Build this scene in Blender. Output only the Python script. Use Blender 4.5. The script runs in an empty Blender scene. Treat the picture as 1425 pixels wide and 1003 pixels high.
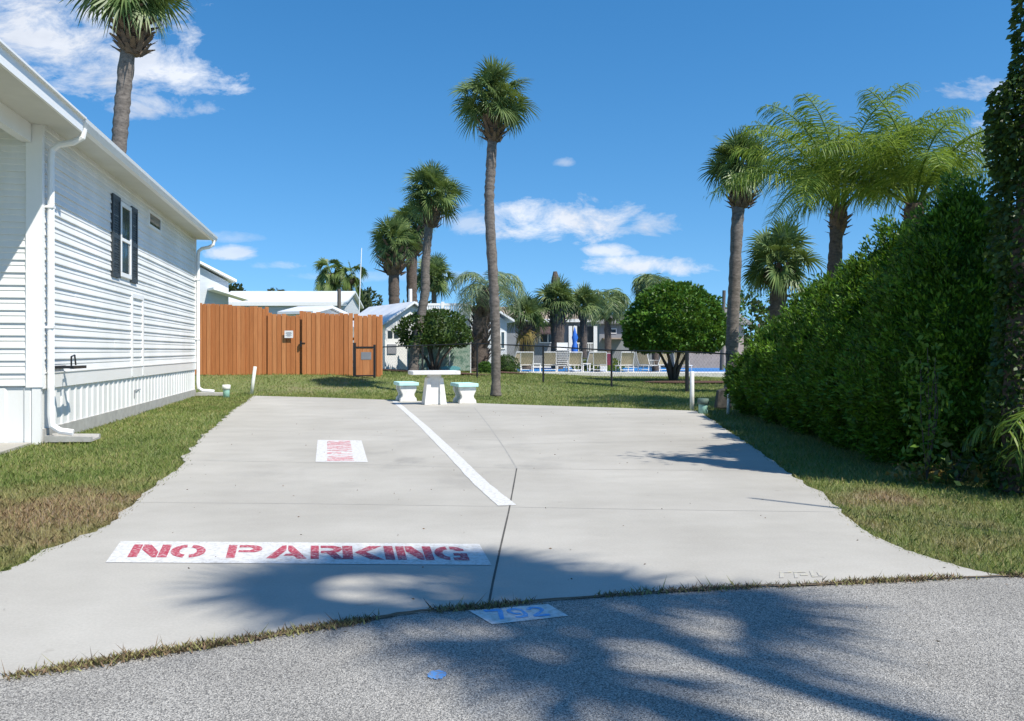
import bpy, math, random
import numpy as np
from mathutils import Vector, Matrix, noise
random.seed(7); RNG = np.random.default_rng(7)
C = bpy.context.scene.collection
rad = math.radians
F, CX, HY, HC = 1185.0, 712.5, 488.0, 1.2        # focal (px), centre, horizon row, eye height

# ------------------------------------------------------------------ ground shape
def sst(a, b, t):
    t = min(1.0, max(0.0, (t-a)/(b-a))); return t*t*(3-2*t)
def gz(x, y):
    return sst(22.9, 28.5, y)*min(.46, max(-.05, (3.3-x)*.05))*(1-sst(60, 90, y))
def Q(px, py, d):                                 # point on a sight line at a depth
    return Vector(((px-CX)*d/F, d, HC-(py-HY)*d/F))
def G(px, py):                                    # where that sight line meets the ground
    d = 2.0
    while d < 150:
        if HC-(py-HY)*d/F <= gz((px-CX)*d/F, d): break
        d += .02
    return Vector(((px-CX)*d/F, d, gz((px-CX)*d/F, d)))
def onx(px, d):                                   # ground point at a depth
    x = (px-CX)*d/F; return Vector((x, d, gz(x, d)))

# ------------------------------------------------------------------ objects
def tag(o, label=None, cat=None, group=None, kind=None):
    if label: o['label'] = label
    if cat: o['category'] = cat
    if group: o['group'] = group
    if kind: o['kind'] = kind
    return o
def thing(name, label, cat, loc=(0,0,0), rz=0, group=None):
    o = bpy.data.objects.new(name, None); C.objects.link(o)
    o.location = loc; o.rotation_euler = (0,0,rz); o.empty_display_size = .2
    return tag(o, label, cat, group)
def link(name, me, parent=None, mat=None):
    o = bpy.data.objects.new(name, me); C.objects.link(o)
    if mat is not None and not me.materials: me.materials.append(mat)
    if parent is not None: o.parent = parent
    return o
def copy_thing(root, loc, rz=None, label=None, group=None, scale=None):
    r = root.copy(); C.objects.link(r); r.location = loc
    if rz is not None: r.rotation_euler = (0,0,rz)
    if label: r['label'] = label
    if group: r['group'] = group
    if scale is not None: r.scale = (scale,)*3
    for ch in list(root.children):
        c = ch.copy(); C.objects.link(c); c.parent = r
        for g in list(ch.children):
            d = g.copy(); C.objects.link(d); d.parent = c
    return r
class MB:
    def __init__(s): s.v = []; s.f = []
    def add(s, vs, fs):
        n = len(s.v); s.v += [tuple(p) for p in vs]; s.f += [tuple(i+n for i in f) for f in fs]; return s
    def box(s, x0, x1, y0, y1, z0, z1):
        return s.add([(x0,y0,z0),(x1,y0,z0),(x1,y1,z0),(x0,y1,z0),(x0,y0,z1),(x1,y0,z1),(x1,y1,z1),(x0,y1,z1)],
              [(3,2,1,0),(4,5,6,7),(0,1,5,4),(1,2,6,5),(2,3,7,6),(3,0,4,7)])
    def bar(s, a, b, w, h=None, up=(0,0,1)):       # rectangular bar from a to b
        h = w if h is None else h; a = Vector(a); b = Vector(b); t = (b-a).normalized(); u = Vector(up)
        if abs(t.dot(u)) > .98: u = Vector((1,0,0))
        sd = t.cross(u).normalized(); u = sd.cross(t)
        vs = [p+sd*i*w/2+u*j*h/2 for p in (a, b) for i, j in ((-1,-1),(1,-1),(1,1),(-1,1))]
        return s.add(vs, [(0,1,2,3),(7,6,5,4),(0,4,5,1),(1,5,6,2),(2,6,7,3),(3,7,4,0)])
    def tube(s, pts, r, n=8, jit=0):
        pts = [Vector(p) for p in pts]; k = len(pts); rs = r if isinstance(r, (list, tuple)) else [r]*k
        vs = []; ref = None
        for i, p in enumerate(pts):
            t = (pts[min(i+1,k-1)]-pts[max(i-1,0)]).normalized()
            if ref is None: ref = Vector((1,0,0)) if abs(t.x) < .9 else Vector((0,1,0))
            a = (ref-t*ref.dot(t)).normalized(); ref = a; b = t.cross(a)
            for j in range(n):
                q = 2*math.pi*j/n; rr = rs[i]*(1+random.uniform(-jit, jit))
                vs.append(p+(a*math.cos(q)+b*math.sin(q))*rr)
        fs = [(i*n+j, i*n+(j+1)%n, (i+1)*n+(j+1)%n, (i+1)*n+j) for i in range(k-1) for j in range(n)]
        fs += [tuple(range(n-1,-1,-1)), tuple((k-1)*n+j for j in range(n))]
        return s.add(vs, fs)
    def prism(s, poly, a, b):                      # outline of (p,q) pairs -> via functions a(p,q), b(p,q)
        n = len(poly); vs = [a(*p) for p in poly]+[b(*p) for p in poly]
        return s.add(vs, [tuple(range(n)), tuple(range(2*n-1, n-1, -1))]+[(i, n+i, n+(i+1)%n, (i+1)%n) for i in range(n)])
    def build(s, name, mat, parent=None, smooth=False, bevel=0):
        me = bpy.data.meshes.new(name); me.from_pydata(s.v, [], s.f); me.update()
        import bmesh
        bm = bmesh.new(); bm.from_mesh(me); bmesh.ops.recalc_face_normals(bm, faces=bm.faces); bm.to_mesh(me); bm.free()
        if smooth: me.polygons.foreach_set('use_smooth', [True]*len(me.polygons))
        o = link(name, me, parent, mat)
        if bevel:
            m = o.modifiers.new('bevel', 'BEVEL'); m.width = bevel; m.segments = 2; m.limit_method = 'ANGLE'
        return o
def np_mesh(name, V, Fc):
    me = bpy.data.meshes.new(name); k = Fc.shape[1]
    me.vertices.add(len(V)); me.vertices.foreach_set('co', np.asarray(V, np.float32).ravel())
    me.loops.add(Fc.size); me.loops.foreach_set('vertex_index', Fc.astype(np.int32).ravel())
    me.polygons.add(len(Fc)); me.polygons.foreach_set('loop_start', np.arange(0, Fc.size, k, dtype=np.int32))
    me.update(calc_edges=True); return me
def unit(a): return a/np.maximum(np.linalg.norm(a, axis=1, keepdims=True), 1e-6)
def leaves(P, N, L, W, flop=.6, up=0.0):
    """one diamond leaf per point: P points, N outward directions, L length, W width"""
    n = len(P); T = unit(N+RNG.normal(0, flop, (n,3))+np.array([0,0,up]))
    S = unit(np.cross(T, RNG.normal(0, 1, (n,3)))); U = np.cross(T, S)
    l = (L*RNG.uniform(.6, 1.3, (n,1))); w = W*RNG.uniform(.7, 1.2, (n,1))
    V = np.stack([P, P+T*l*.5+S*w*.5+U*l*.06, P+T*l, P+T*l*.5-S*w*.5+U*l*.06], 1).reshape(-1, 3)
    return V, np.arange(4*n).reshape(n, 4)
def leaf_mesh(name, sets):
    Vs, Fs, o = [], [], 0
    for V, f in sets: Vs.append(V); Fs.append(f+o); o += len(V)
    return np_mesh(name, np.concatenate(Vs), np.concatenate(Fs))

# ------------------------------------------------------------------ materials
def new_mat(name):
    m = bpy.data.materials.new(name); m.use_nodes = True
    nt = m.node_tree; return m, nt, nt.nodes['Principled BSDF']
def nd(nt, typ, **kw):
    n = nt.nodes.new(typ)
    for k, v in kw.items(): setattr(n, k, v)
    return n
def setin(n, **kw):
    for k, v in kw.items(): n.inputs[k.replace('_', ' ')].default_value = v
def ramp(nt, src, stops):
    r = nd(nt, 'ShaderNodeValToRGB'); e = r.color_ramp.elements
    while len(e) < len(stops): e.new(.5)
    for el, (p, c) in zip(e, stops): el.position = p; el.color = (*c, 1)
    nt.links.new(src, r.inputs[0]); return r
def mixc(nt, fac, a, b, mode='MIX'):
    m = nd(nt, 'ShaderNodeMix', data_type='RGBA', blend_type=mode)
    for s, i in ((fac, 0), (a, 6), (b, 7)):
        if isinstance(s, (int, float)): m.inputs[i].default_value = s
        elif isinstance(s, tuple): m.inputs[i].default_value = (*s, 1)
        else: nt.links.new(s, m.inputs[i])
    return m.outputs[2]
def noise_n(nt, scale, detail=4, rough=.6, stretch=None, coord='Object'):
    tc = nd(nt, 'ShaderNodeTexCoord'); n = nd(nt, 'ShaderNodeTexNoise'); setin(n, Scale=scale, Detail=detail, Roughness=rough)
    src = tc.outputs[coord]
    if stretch:
        mp = nd(nt, 'ShaderNodeMapping'); mp.inputs['Scale'].default_value = stretch
        nt.links.new(src, mp.inputs[0]); src = mp.outputs[0]
    nt.links.new(src, n.inputs['Vector']); return n.outputs['Fac']
def bump(nt, b, h, strength=.3, dist=.01):
    n = nd(nt, 'ShaderNodeBump'); setin(n, Strength=strength, Distance=dist)
    nt.links.new(h, n.inputs['Height']); nt.links.new(n.outputs[0], b.inputs['Normal'])
def mat(name, c1, c2=None, scale=3, rough=.6, stretch=None, bmp=0, bscale=40, metal=0, spec=None):
    m, nt, b = new_mat(name)
    c2 = c2 or tuple(x*.82 for x in c1)
    r = ramp(nt, noise_n(nt, scale, 5, .65, stretch), [(.3, c2), (.68, c1)])
    nt.links.new(r.outputs[0], b.inputs['Base Color']); setin(b, Roughness=rough, Metallic=metal)
    if spec is not None: b.inputs['Specular IOR Level'].default_value = spec
    if bmp: bump(nt, b, noise_n(nt, bscale, 4, .6, stretch), bmp)
    return m
def leaf_mat(name, c1, c2, trans=.3, rough=.45, big=1.2):
    m, nt, b = new_mat(name); g = nd(nt, 'ShaderNodeNewGeometry')
    r = ramp(nt, g.outputs['Random Per Island'], [(0, c1), (1, c2)])
    n = noise_n(nt, big, 3, .6); rr = ramp(nt, n, [(.3, (.62,.66,.6)), (.7, (1.15,1.12,1.0))])
    col = mixc(nt, 1.0, r.outputs[0], rr.outputs[0], 'MULTIPLY')
    nt.links.new(col, b.inputs['Base Color']); setin(b, Roughness=rough); b.inputs['Specular IOR Level'].default_value = .35
    t = nd(nt, 'ShaderNodeBsdfTranslucent'); nt.links.new(mixc(nt, .5, col, (.16,.22,.02)), t.inputs[0])
    mx = nd(nt, 'ShaderNodeMixShader'); mx.inputs[0].default_value = trans
    nt.links.new(b.outputs[0], mx.inputs[1]); nt.links.new(t.outputs[0], mx.inputs[2])
    nt.links.new(mx.outputs[0], nt.nodes['Material Output'].inputs[0]); return m

M = {}
M['white'] = mat('white_vinyl', (.80,.80,.79), (.66,.66,.63), 1.1, .45, (1,.6,.25), bmp=.05, bscale=60)
M['trim'] = mat('white_trim', (.82,.82,.81), (.77,.77,.75), 2, .35)
M['soffit'] = mat('soffit', (.62,.62,.58), (.55,.55,.51), 2, .6)
M['paint_w'] = mat('white_paint', (.80,.80,.79), (.68,.68,.66), 5, .55, bmp=.1)
M['concrete_foot'] = mat('footing_concrete', (.42,.41,.38), (.30,.29,.27), 6, .9, bmp=.3)
M['shutter'] = mat('shutter_slate', (.035,.045,.05), (.025,.03,.034), 4, .5)
M['black'] = mat('black_metal', (.018,.018,.02), (.012,.012,.013), 5, .4)
M['roof_metal'] = mat('white_metal_roof', (.74,.75,.77), (.60,.62,.64), 1.2, .4, (1,1,1))
M['roof_tan'] = mat('tan_shingle', (.36,.28,.22), (.26,.20,.16), 5, .9, bmp=.3)
M['roof_grey'] = mat('grey_shingle', (.22,.21,.20), (.15,.145,.14), 5, .9, bmp=.3)
M['wall_grey'] = mat('grey_wall', (.25,.26,.28), (.20,.21,.23), 2, .7)
M['wall_blue'] = mat('pale_siding', (.55,.58,.61), (.47,.5,.53), 2, .6, (.3,.3,12))
M['wall_tan'] = mat('tan_wall', (.42,.33,.27), (.32,.25,.2), 3, .8)
M['awning'] = mat('brown_awning', (.085,.05,.05), (.06,.035,.035), 4, .6)
M['sling'] = mat('tan_sling', (.50,.43,.29), (.36,.30,.2), 14, .7, bmp=.2, bscale=120)
M['plastic'] = mat('white_plastic', (.80,.80,.80), (.74,.74,.73), 4, .35)
M['blue'] = mat('blue_canvas', (.01,.13,.55), (.008,.09,.42), 6, .7)
M['aqua'] = mat('aqua_paint', (.52,.80,.76), (.44,.72,.69), 7, .6, bmp=.1)
M['tabletop'] = mat('white_concrete', (.78,.78,.75), (.58,.57,.53), 6, .7, bmp=.25)
M['pvc'] = mat('pvc_pipe', (.80,.80,.76), (.62,.62,.56), 6, .4)
M['cap_green'] = mat('pale_green_pipe', (.30,.52,.43), (.22,.40,.33), 9, .5)
M['box_green'] = mat('weathered_green', (.10,.16,.13), (.06,.09,.075), 9, .7)
M['stone'] = mat('dark_stone', (.10,.09,.075), (.045,.042,.038), 8, .9, bmp=.6, bscale=20)
M['pole'] = mat('weathered_pole', (.13,.115,.1), (.08,.07,.06), 8, .9, (1,1,.2))
M['mulch'] = mat('mulch', (.12,.055,.03), (.045,.022,.013), 22, .95, bmp=.9, bscale=50)
M['deckfloor'] = mat('pool_deck_concrete', (.66,.64,.60), (.56,.54,.50), 3, .8)
M['dirt'] = mat('edge_dirt', (.17,.125,.08), (.07,.05,.03), 14, .95, bmp=.9, bscale=60)
M['trunk'] = mat('palm_trunk', (.20,.172,.15), (.07,.06,.054), 7, .95, (1,1,2.2), .9, 18)
M['trunk_dark'] = mat('dark_palm_trunk', (.13,.10,.08), (.05,.038,.03), 7, .95, (1,1,2.2), .9, 18)
M['boot'] = mat('leaf_boots', (.17,.115,.075), (.05,.035,.025), 9, .9, None, .7, 30)
M['bark'] = mat('shrub_bark', (.10,.08,.065), (.05,.04,.033), 8, .95, (1,1,.3), .6, 30)
M['sabal'] = leaf_mat('cabbage_palm_leaf', (.05,.10,.033), (.20,.27,.10), .22)
M['sabal2'] = leaf_mat('far_palm_leaf', (.07,.12,.045), (.23,.30,.12), .25)
M['washy'] = leaf_mat('bright_fan_leaf', (.09,.15,.04), (.18,.24,.075), .3)
M['pindo'] = leaf_mat('grey_green_frond', (.12,.19,.10), (.27,.33,.19), .25)
M['queen'] = leaf_mat('queen_palm_frond', (.10,.20,.03), (.33,.43,.08), .48)
M['dead'] = leaf_mat('dry_frond', (.24,.17,.06), (.36,.28,.09), .2)
M['hedge'] = leaf_mat('arborvitae_leaf', (.02,.07,.005), (.145,.31,.024), .3, .5, 2.2)
M['topiary'] = leaf_mat('clipped_leaf', (.03,.10,.012), (.11,.24,.03), .25, .45, 2)
M['bush'] = leaf_mat('dark_bush_leaf', (.028,.062,.015), (.075,.13,.03), .2)
M['vine'] = leaf_mat('vine_leaf', (.022,.052,.012), (.07,.13,.028), .3)
M['vine_bright'] = leaf_mat('young_vine_leaf', (.09,.19,.02), (.17,.30,.04), .4)  # leaves of a lighter green than the main vine
M['fartree'] = leaf_mat('far_tree_leaf', (.03,.055,.022), (.065,.09,.035), .15, .6, .3)
M['flower'] = leaf_mat('yellow_flower', (.25,.28,.04), (.12,.2,.03), .3)

def glass_mat():
    m, nt, b = new_mat('window_glass'); setin(b, Base_Color=(.035,.05,.06,1), Roughness=.06)
    b.inputs['Specular IOR Level'].default_value = .8
    bump(nt, b, noise_n(nt, 2.5, 2), .08, .02); return m
M['glass'] = glass_mat()

def road_mat():
    m, nt, b = new_mat('exposed_aggregate_asphalt'); g = nd(nt, 'ShaderNodeNewGeometry')
    def vor(s, feat='F1'):
        v = nd(nt, 'ShaderNodeTexVoronoi', feature=feat); setin(v, Scale=s); nt.links.new(g.outputs['Position'], v.inputs['Vector']); return v
    v1 = vor(230); v2 = vor(120)
    c1 = ramp(nt, v1.outputs['Color'], [(.0,(.10,.096,.09)),(.3,(.20,.194,.18)),(.5,(.42,.402,.365)),(.85,(.62,.594,.535))])
    d = ramp(nt, v2.outputs['Distance'], [(.25,(1,1,1)),(.62,(.6,.6,.61))])
    c = mixc(nt, .8, c1.outputs[0], d.outputs[0], 'MULTIPLY')
    n = nd(nt, 'ShaderNodeTexNoise'); setin(n, Scale=1.3, Detail=6, Roughness=.6); nt.links.new(g.outputs['Position'], n.inputs['Vector'])
    r = ramp(nt, n.outputs['Fac'], [(.28,(.78,.77,.76)),(.72,(1.12,1.11,1.10))])
    nt.links.new(mixc(nt, 1.0, c, r.outputs[0], 'MULTIPLY'), b.inputs['Base Color']); setin(b, Roughness=.9)
    bump(nt, b, v1.outputs['Distance'], .7, .006); return m
M['road'] = road_mat()

def drive_mat():
    m, nt, b = new_mat('broomed_concrete'); g = nd(nt, 'ShaderNodeNewGeometry')
    def nz(s, det=5, st=None, ro=.62):
        n = nd(nt, 'ShaderNodeTexNoise'); setin(n, Scale=s, Detail=det, Roughness=ro); src = g.outputs['Position']
        if st:
            mp = nd(nt, 'ShaderNodeMapping'); mp.inputs['Scale'].default_value = st; nt.links.new(src, mp.inputs[0]); src = mp.outputs[0]
        nt.links.new(src, n.inputs['Vector']); return n.outputs['Fac']
    base = ramp(nt, nz(.7, 7), [(.28,(.36,.34,.302)),(.74,(.455,.434,.39))]).outputs[0]
    fine = ramp(nt, nz(70, 4, None, .8), [(.25,(.86,.86,.86)),(.75,(1.1,1.1,1.1))]).outputs[0]
    streak = ramp(nt, nz(1.3, 6, (.6,2.2,1)), [(.3,(.95,.95,.945)),(.7,(1.03,1.03,1.03))]).outputs[0]
    c = mixc(nt, 1, mixc(nt, 1, base, fine, 'MULTIPLY'), streak, 'MULTIPLY')
    # old oil and tyre stains in the middle of the slab, patchy
    st = ramp(nt, nz(1.6, 6, (.8,.55,1)), [(.52,(0,0,0)),(.72,(1,1,1))]).outputs[0]
    sx = nd(nt, 'ShaderNodeVectorMath', operation='DISTANCE'); nt.links.new(g.outputs['Position'], sx.inputs[0]); sx.inputs[1].default_value = (-.95, 9.3, 0)
    rg = ramp(nt, sx.outputs['Value'], [(.25,(1,1,1)),(1,(.0,.0,.0))])
    mr = nd(nt, 'ShaderNodeMapRange'); setin(mr, From_Min=.4, From_Max=2.6, To_Min=.85, To_Max=0.06); nt.links.new(sx.outputs['Value'], mr.inputs[0])
    f = nd(nt, 'ShaderNodeMath', operation='MULTIPLY'); nt.links.new(st, f.inputs[0]); nt.links.new(mr.outputs[0], f.inputs[1])
    c = mixc(nt, f.outputs[0], c, (.25,.24,.22))
    vo = nd(nt, 'ShaderNodeTexVoronoi'); setin(vo, Scale=2.3, Randomness=1.0); nt.links.new(g.outputs['Position'], vo.inputs['Vector'])
    ad = nd(nt, 'ShaderNodeMath', operation='ADD'); nt.links.new(vo.outputs['Distance'], ad.inputs[0]); nt.links.new(nz(9, 4), ad.inputs[1])
    sp_ = ramp(nt, ad.outputs[0], [(.36,(.72,.70,.67)),(.50,(1,1,1))]).outputs[0]
    c = mixc(nt, .8, c, sp_, 'MULTIPLY')
    c = mixc(nt, 1, c, ramp(nt, nz(.33, 8, None, .7), [(.32,(.88,.875,.86)),(.6,(1.03,1.03,1.03))]).outputs[0], 'MULTIPLY')
    nt.links.new(c, b.inputs['Base Color']); setin(b, Roughness=.85)
    bump(nt, b, nz(90, 3), .25, .004); return m
M['drive'] = drive_mat()

def lawn_col(nt):
    g = nd(nt, 'ShaderNodeNewGeometry')
    def nz(s, det=5):
        n = nd(nt, 'ShaderNodeTexNoise'); setin(n, Scale=s, Detail=det, Roughness=.65); nt.links.new(g.outputs['Position'], n.inputs['Vector']); return n.outputs['Fac']
    grn = ramp(nt, nz(.9), [(.3,(.125,.195,.045)),(.7,(.26,.30,.10))]).outputs[0]
    def blob(p, r0, r1, amt):
        d = nd(nt, 'ShaderNodeVectorMath', operation='DISTANCE'); d.inputs[1].default_value = p; nt.links.new(g.outputs['Position'], d.inputs[0])
        r = nd(nt, 'ShaderNodeMapRange'); setin(r, From_Min=r0, From_Max=r1, To_Min=amt, To_Max=0); nt.links.new(d.outputs['Value'], r.inputs[0]); return r.outputs[0]
    acc = None
    for a in ((tuple(G(70,712)), .2, 2.1, .48), (tuple(G(430,540)), .3, 2.6, .16), (tuple(G(1300,720)), .3, 2.2, .17), (tuple(G(1225,690)), .1, .8, .4), (tuple(G(330,560)), .3, 2.5, .12), (tuple(G(1380,765)), .3, 1.5, .12)):
        o = blob(*a)
        if acc is None: acc = o
        else:
            s = nd(nt, 'ShaderNodeMath', operation='MAXIMUM'); nt.links.new(acc, s.inputs[0]); nt.links.new(o, s.inputs[1]); acc = s.outputs[0]
    s = nd(nt, 'ShaderNodeMath', operation='ADD'); nt.links.new(acc, s.inputs[0]); nt.links.new(nz(2.3, 7), s.inputs[1])
    dry = ramp(nt, s.outputs[0], [(.58,(0,0,0)),(.92,(1,1,1))]).outputs[0]
    return grn, dry, g, nz
def lawn_mat():
    m, nt, b = new_mat('lawn_soil'); grn, dry, g, nz = lawn_col(nt)
    soil = ramp(nt, nz(14), [(.3,(.15,.10,.065)),(.7,(.34,.27,.18))]).outputs[0]
    g2 = mixc(nt, .35, grn, (.10,.075,.035))
    nt.links.new(mixc(nt, dry, g2, soil), b.inputs['Base Color']); setin(b, Roughness=.95)
    bump(nt, b, nz(60, 3), .8, .02); return m
def blade_mat():
    m, nt, b = new_mat('grass_blade'); grn, dry, g, nz = lawn_col(nt)
    r = ramp(nt, g.outputs['Random Per Island'], [(0,(.7,.8,.6)),(.74,(1.2,1.15,1.0)),(.84,(1.6,1.15,1.5)),(1,(2.2,1.55,2.4))]).outputs[0]
    dr = ramp(nt, g.outputs['Random Per Island'], [(0,(.22,.14,.07)),(.6,(.42,.31,.17)),(1,(.30,.30,.11))]).outputs[0]
    c = mixc(nt, dry, mixc(nt, 1, grn, r, 'MULTIPLY'), dr)
    nt.links.new(c, b.inputs['Base Color']); setin(b, Roughness=.55); b.inputs['Specular IOR Level'].default_value = .3
    t = nd(nt, 'ShaderNodeBsdfTranslucent'); nt.links.new(c, t.inputs[0])
    mx = nd(nt, 'ShaderNodeMixShader'); mx.inputs[0].default_value = .3
    nt.links.new(b.outputs[0], mx.inputs[1]); nt.links.new(t.outputs[0], mx.inputs[2]); nt.links.new(mx.outputs[0], nt.nodes['Material Output'].inputs[0])
    return m
M['lawn'] = lawn_mat(); M['blade'] = blade_mat()

def worn_paint(name, col, under, amount, scale=30):
    """road paint worn through to what lies under it, in patches"""
    m, nt, b = new_mat(name); g = nd(nt, 'ShaderNodeNewGeometry')
    n = nd(nt, 'ShaderNodeTexNoise'); setin(n, Scale=scale, Detail=8, Roughness=.75); nt.links.new(g.outputs['Position'], n.inputs['Vector'])
    r = ramp(nt, n.outputs['Fac'], [(amount-.06,(0,0,0)),(amount+.1,(1,1,1))]).outputs[0]
    nt.links.new(mixc(nt, r, under, col), b.inputs['Base Color']); setin(b, Roughness=.7); bump(nt, b, n.outputs['Fac'], .2, .003); return m
M['paint_white'] = worn_paint('worn_white_paint', (.63,.63,.62), (.46,.44,.40), .445)
M['paint_red'] = worn_paint('worn_red_paint', (.37,.025,.055), (.60,.50,.49), .41, 55)
M['paint_pink'] = worn_paint('faded_red_paint', (.55,.14,.16), (.66,.60,.59), .47, 40)
M['paint_blue'] = worn_paint('blue_paint', (.10,.34,.66), (.45,.55,.66), .40, 60)
M['joint'] = mat('joint_filler', (.10,.095,.085), (.05,.047,.042), 8, .95)
M['crack'] = mat('control_joint', (.34,.33,.305), (.27,.265,.245), 8, .95)
M['fade_yellow'] = worn_paint('faded_yellow_paint', (.50,.46,.26), (.42,.40,.36), .56, 40)
M['spray_blue'] = worn_paint('blue_spray_paint', (.08,.30,.68), (.20,.24,.30), .47, 60)

def board_mat():
    m, nt, b = new_mat('orange_stained_boards'); g = nd(nt, 'ShaderNodeNewGeometry')
    r = ramp(nt, g.outputs['Random Per Island'], [(0,(.46,.165,.05)),(.5,(.53,.20,.066)),(1,(.58,.24,.088))]).outputs[0]
    n = ramp(nt, noise_n(nt, 4, 8, .75, (7,7,.35)), [(.3,(.72,.70,.68)),(.6,(1.0,1.0,1.0)),(.75,(1.1,1.11,1.13))]).outputs[0]
    nt.links.new(mixc(nt, 1, r, n, 'MULTIPLY'), b.inputs['Base Color']); setin(b, Roughness=.8); return m
M['board'] = board_mat()
def mural_mat():
    m, nt, b = new_mat('painted_garden_screen')
    n = ramp(nt, noise_n(nt, 2.6, 8, .75), [(.25,(.03,.08,.05)),(.42,(.12,.22,.16)),(.55,(.34,.42,.34)),(.62,(.07,.16,.10)),(.8,(.40,.46,.42))]).outputs[0]
    nt.links.new(n, b.inputs['Base Color']); setin(b, Roughness=.8); return m
M['mural'] = mural_mat()
def water_mat():
    m, nt, b = new_mat('pool_water'); setin(b, Base_Color=(.02,.19,.52,1), Roughness=.35); b.inputs['Specular IOR Level'].default_value = .2; bump(nt, b, noise_n(nt, 3, 3), .25, .03); return m
M['water'] = water_mat()

# ------------------------------------------------------------------ ground, road, driveway
def pl(points): return [G(*p) for p in points]
def jag(pts, step=.09, amp=.02):                   # ragged edge between points
    out = []
    for a, b in zip(pts, pts[1:]):
        n = max(1, int((b-a).length/step))
        for i in range(n):
            p = a.lerp(b, i/n); q = noise.noise(p*3.1)*amp*1.6+random.uniform(-amp, amp)*.5
            d = (b-a).normalized(); out.append(p+Vector((-d.y, d.x, 0))*q)
    out.append(pts[-1]); return out
def smooth_line(pts, k=6):
    out = []; n = len(pts)
    for i in range(n-1):
        p0, p1, p2, p3 = pts[max(i-1,0)], pts[i], pts[i+1], pts[min(i+2,n-1)]
        for j in range(k):
            t = j/k; out.append(.5*((2*p1)+(p2-p0)*t+(2*p0-5*p1+4*p2-p3)*t*t+(3*p1-p0-3*p2+p3)*t**3))
    return out+[pts[-1]]
road_edge = smooth_line(pl([(0,944),(110,927),(200,912),(300,897),(400,882),(490,867),(570,854),(680,844),(800,832),(1000,819),(1200,810),(1290,806),(1400,802),(1425,801)]))
RL, RR = road_edge[0], road_edge[-1]
left_edge = smooth_line(pl([(0,795),(40,777),(80,758),(125,742),(160,722),(190,695),(215,675),(245,655),(262,630),(283,606),(305,588),(325,570),(340,560),(352,551)]))
far_edge = pl([(352,550.5),(450,553),(552,556.5),(640,560),(740,563.5),(850,567),(968,571.5)])
right_edge = smooth_line(pl([(974,573),(1000,590),(1025,607),(1055,627),(1100,659),(1140,684),(1165,705),(1190,727),(1218,746),(1262,765),(1310,780),(1360,792),(1402,801)]))
P0 = [Vector((-6.2, 3.3, 0)), Vector((-5, 4.3, 0))]
drive_poly = road_edge[:-2]+list(reversed(jag(right_edge, amp=.026)))+list(reversed(far_edge))+list(reversed(jag(left_edge, amp=.034)))+[Vector((-3.4,4.15,0)), Vector((-4.6,3.6,0)), Vector((-3.6,2.75,0))]
def slab(name, poly, z, th, m, kind='structure'):
    b = MB(); b.prism([(p.x, p.y) for p in poly], lambda x, y: (x,y,z), lambda x, y: (x,y,z-th))
    return tag(b.build(name, m), kind=kind)
driveway = slab('driveway', drive_poly, 0.0, .12, M['drive'])
re_off = [Vector((-9, 1.1, 0)), Vector((-5.5, 1.9, 0)), Vector((-3.6, 2.72, 0))]+road_edge+[Vector((3.6,4.62,0)), Vector((6,4.4,0)), Vector((9,3.2,0)), Vector((14,-1,0)), Vector((16,-9,0)), Vector((-16,-9,0))]
road = slab('road', re_off, -.004, .1, M['road'])

xs = np.concatenate([np.linspace(-400,-30,24), np.arange(-28,28.1,.8), np.linspace(30,400,24)])
ys = np.concatenate([np.linspace(-60,0,8), np.arange(1,62,.8), np.linspace(64,100,14), np.linspace(115,900,16)])
gv = [(x, y, gz(x,y)-.035) for y in ys for x in xs]; nx = len(xs)
b = MB(); b.add(gv, [(j*nx+i, j*nx+i+1, (j+1)*nx+i+1, (j+1)*nx+i) for j in range(len(ys)-1) for i in range(nx-1)])
tag(b.build('ground', M['lawn'], smooth=True), kind='structure')

def strip(mb, pts, w, z, wob=.25):
    pts = [Vector((p.x, p.y, 0)) for p in pts]; vs = []
    for i, p in enumerate(pts):
        t = (pts[min(i+1,len(pts)-1)]-pts[max(i-1,0)]).normalized(); s = Vector((-t.y, t.x, 0))
        ww = w*(1+noise.noise(p*2.3)*wob)
        vs += [(p+s*ww/2+Vector((0,0,z)))[:], (p-s*ww/2+Vector((0,0,z)))[:]]
    mb.add(vs, [(2*i, 2*i+1, 2*i+3, 2*i+2) for i in range(len(pts)-1)])
def dense(pts, n=14): return [a.lerp(c, i/n) for a, c in zip(pts, pts[1:]) for i in range(n)]+[pts[-1]]
b = MB(); strip(b, dense(pl([(681,838),(686,810),(697,760),(708,712),(714,680),(719,652)])), .012, .0015); b.build('filled_joint', M['joint'], driveway)
b = MB(); strip(b, dense(pl([(719,652),(703,625),(680,592),(660,567)])), .018, .0013); b.build('filled_joint', M['crack'], driveway)
for row in ([(190,699),(430,701),(706,705)], [(709,706),(900,709),(1160,713)], [(262,640),(440,644),(560,648),(718,652)], [(719,652),(900,654),(1085,656)], [(300,596),(480,604),(700,613)], [(705,618),(860,615),(1030,612)], [(330,572),(560,579),(675,582)]):
    b = MB(); strip(b, dense(pl(row)), .009, .001); b.build('control_joint', M['crack'], driveway)
# soil and moss in the seam between road and slab
b = MB(); strip(b, [p+Vector((0,0.0,0)) for p in jag(road_edge[1:-2], .05, .012)], .032, .003, .9)
tag(b.build('edge_dirt', M['dirt']), kind='structure')

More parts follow.
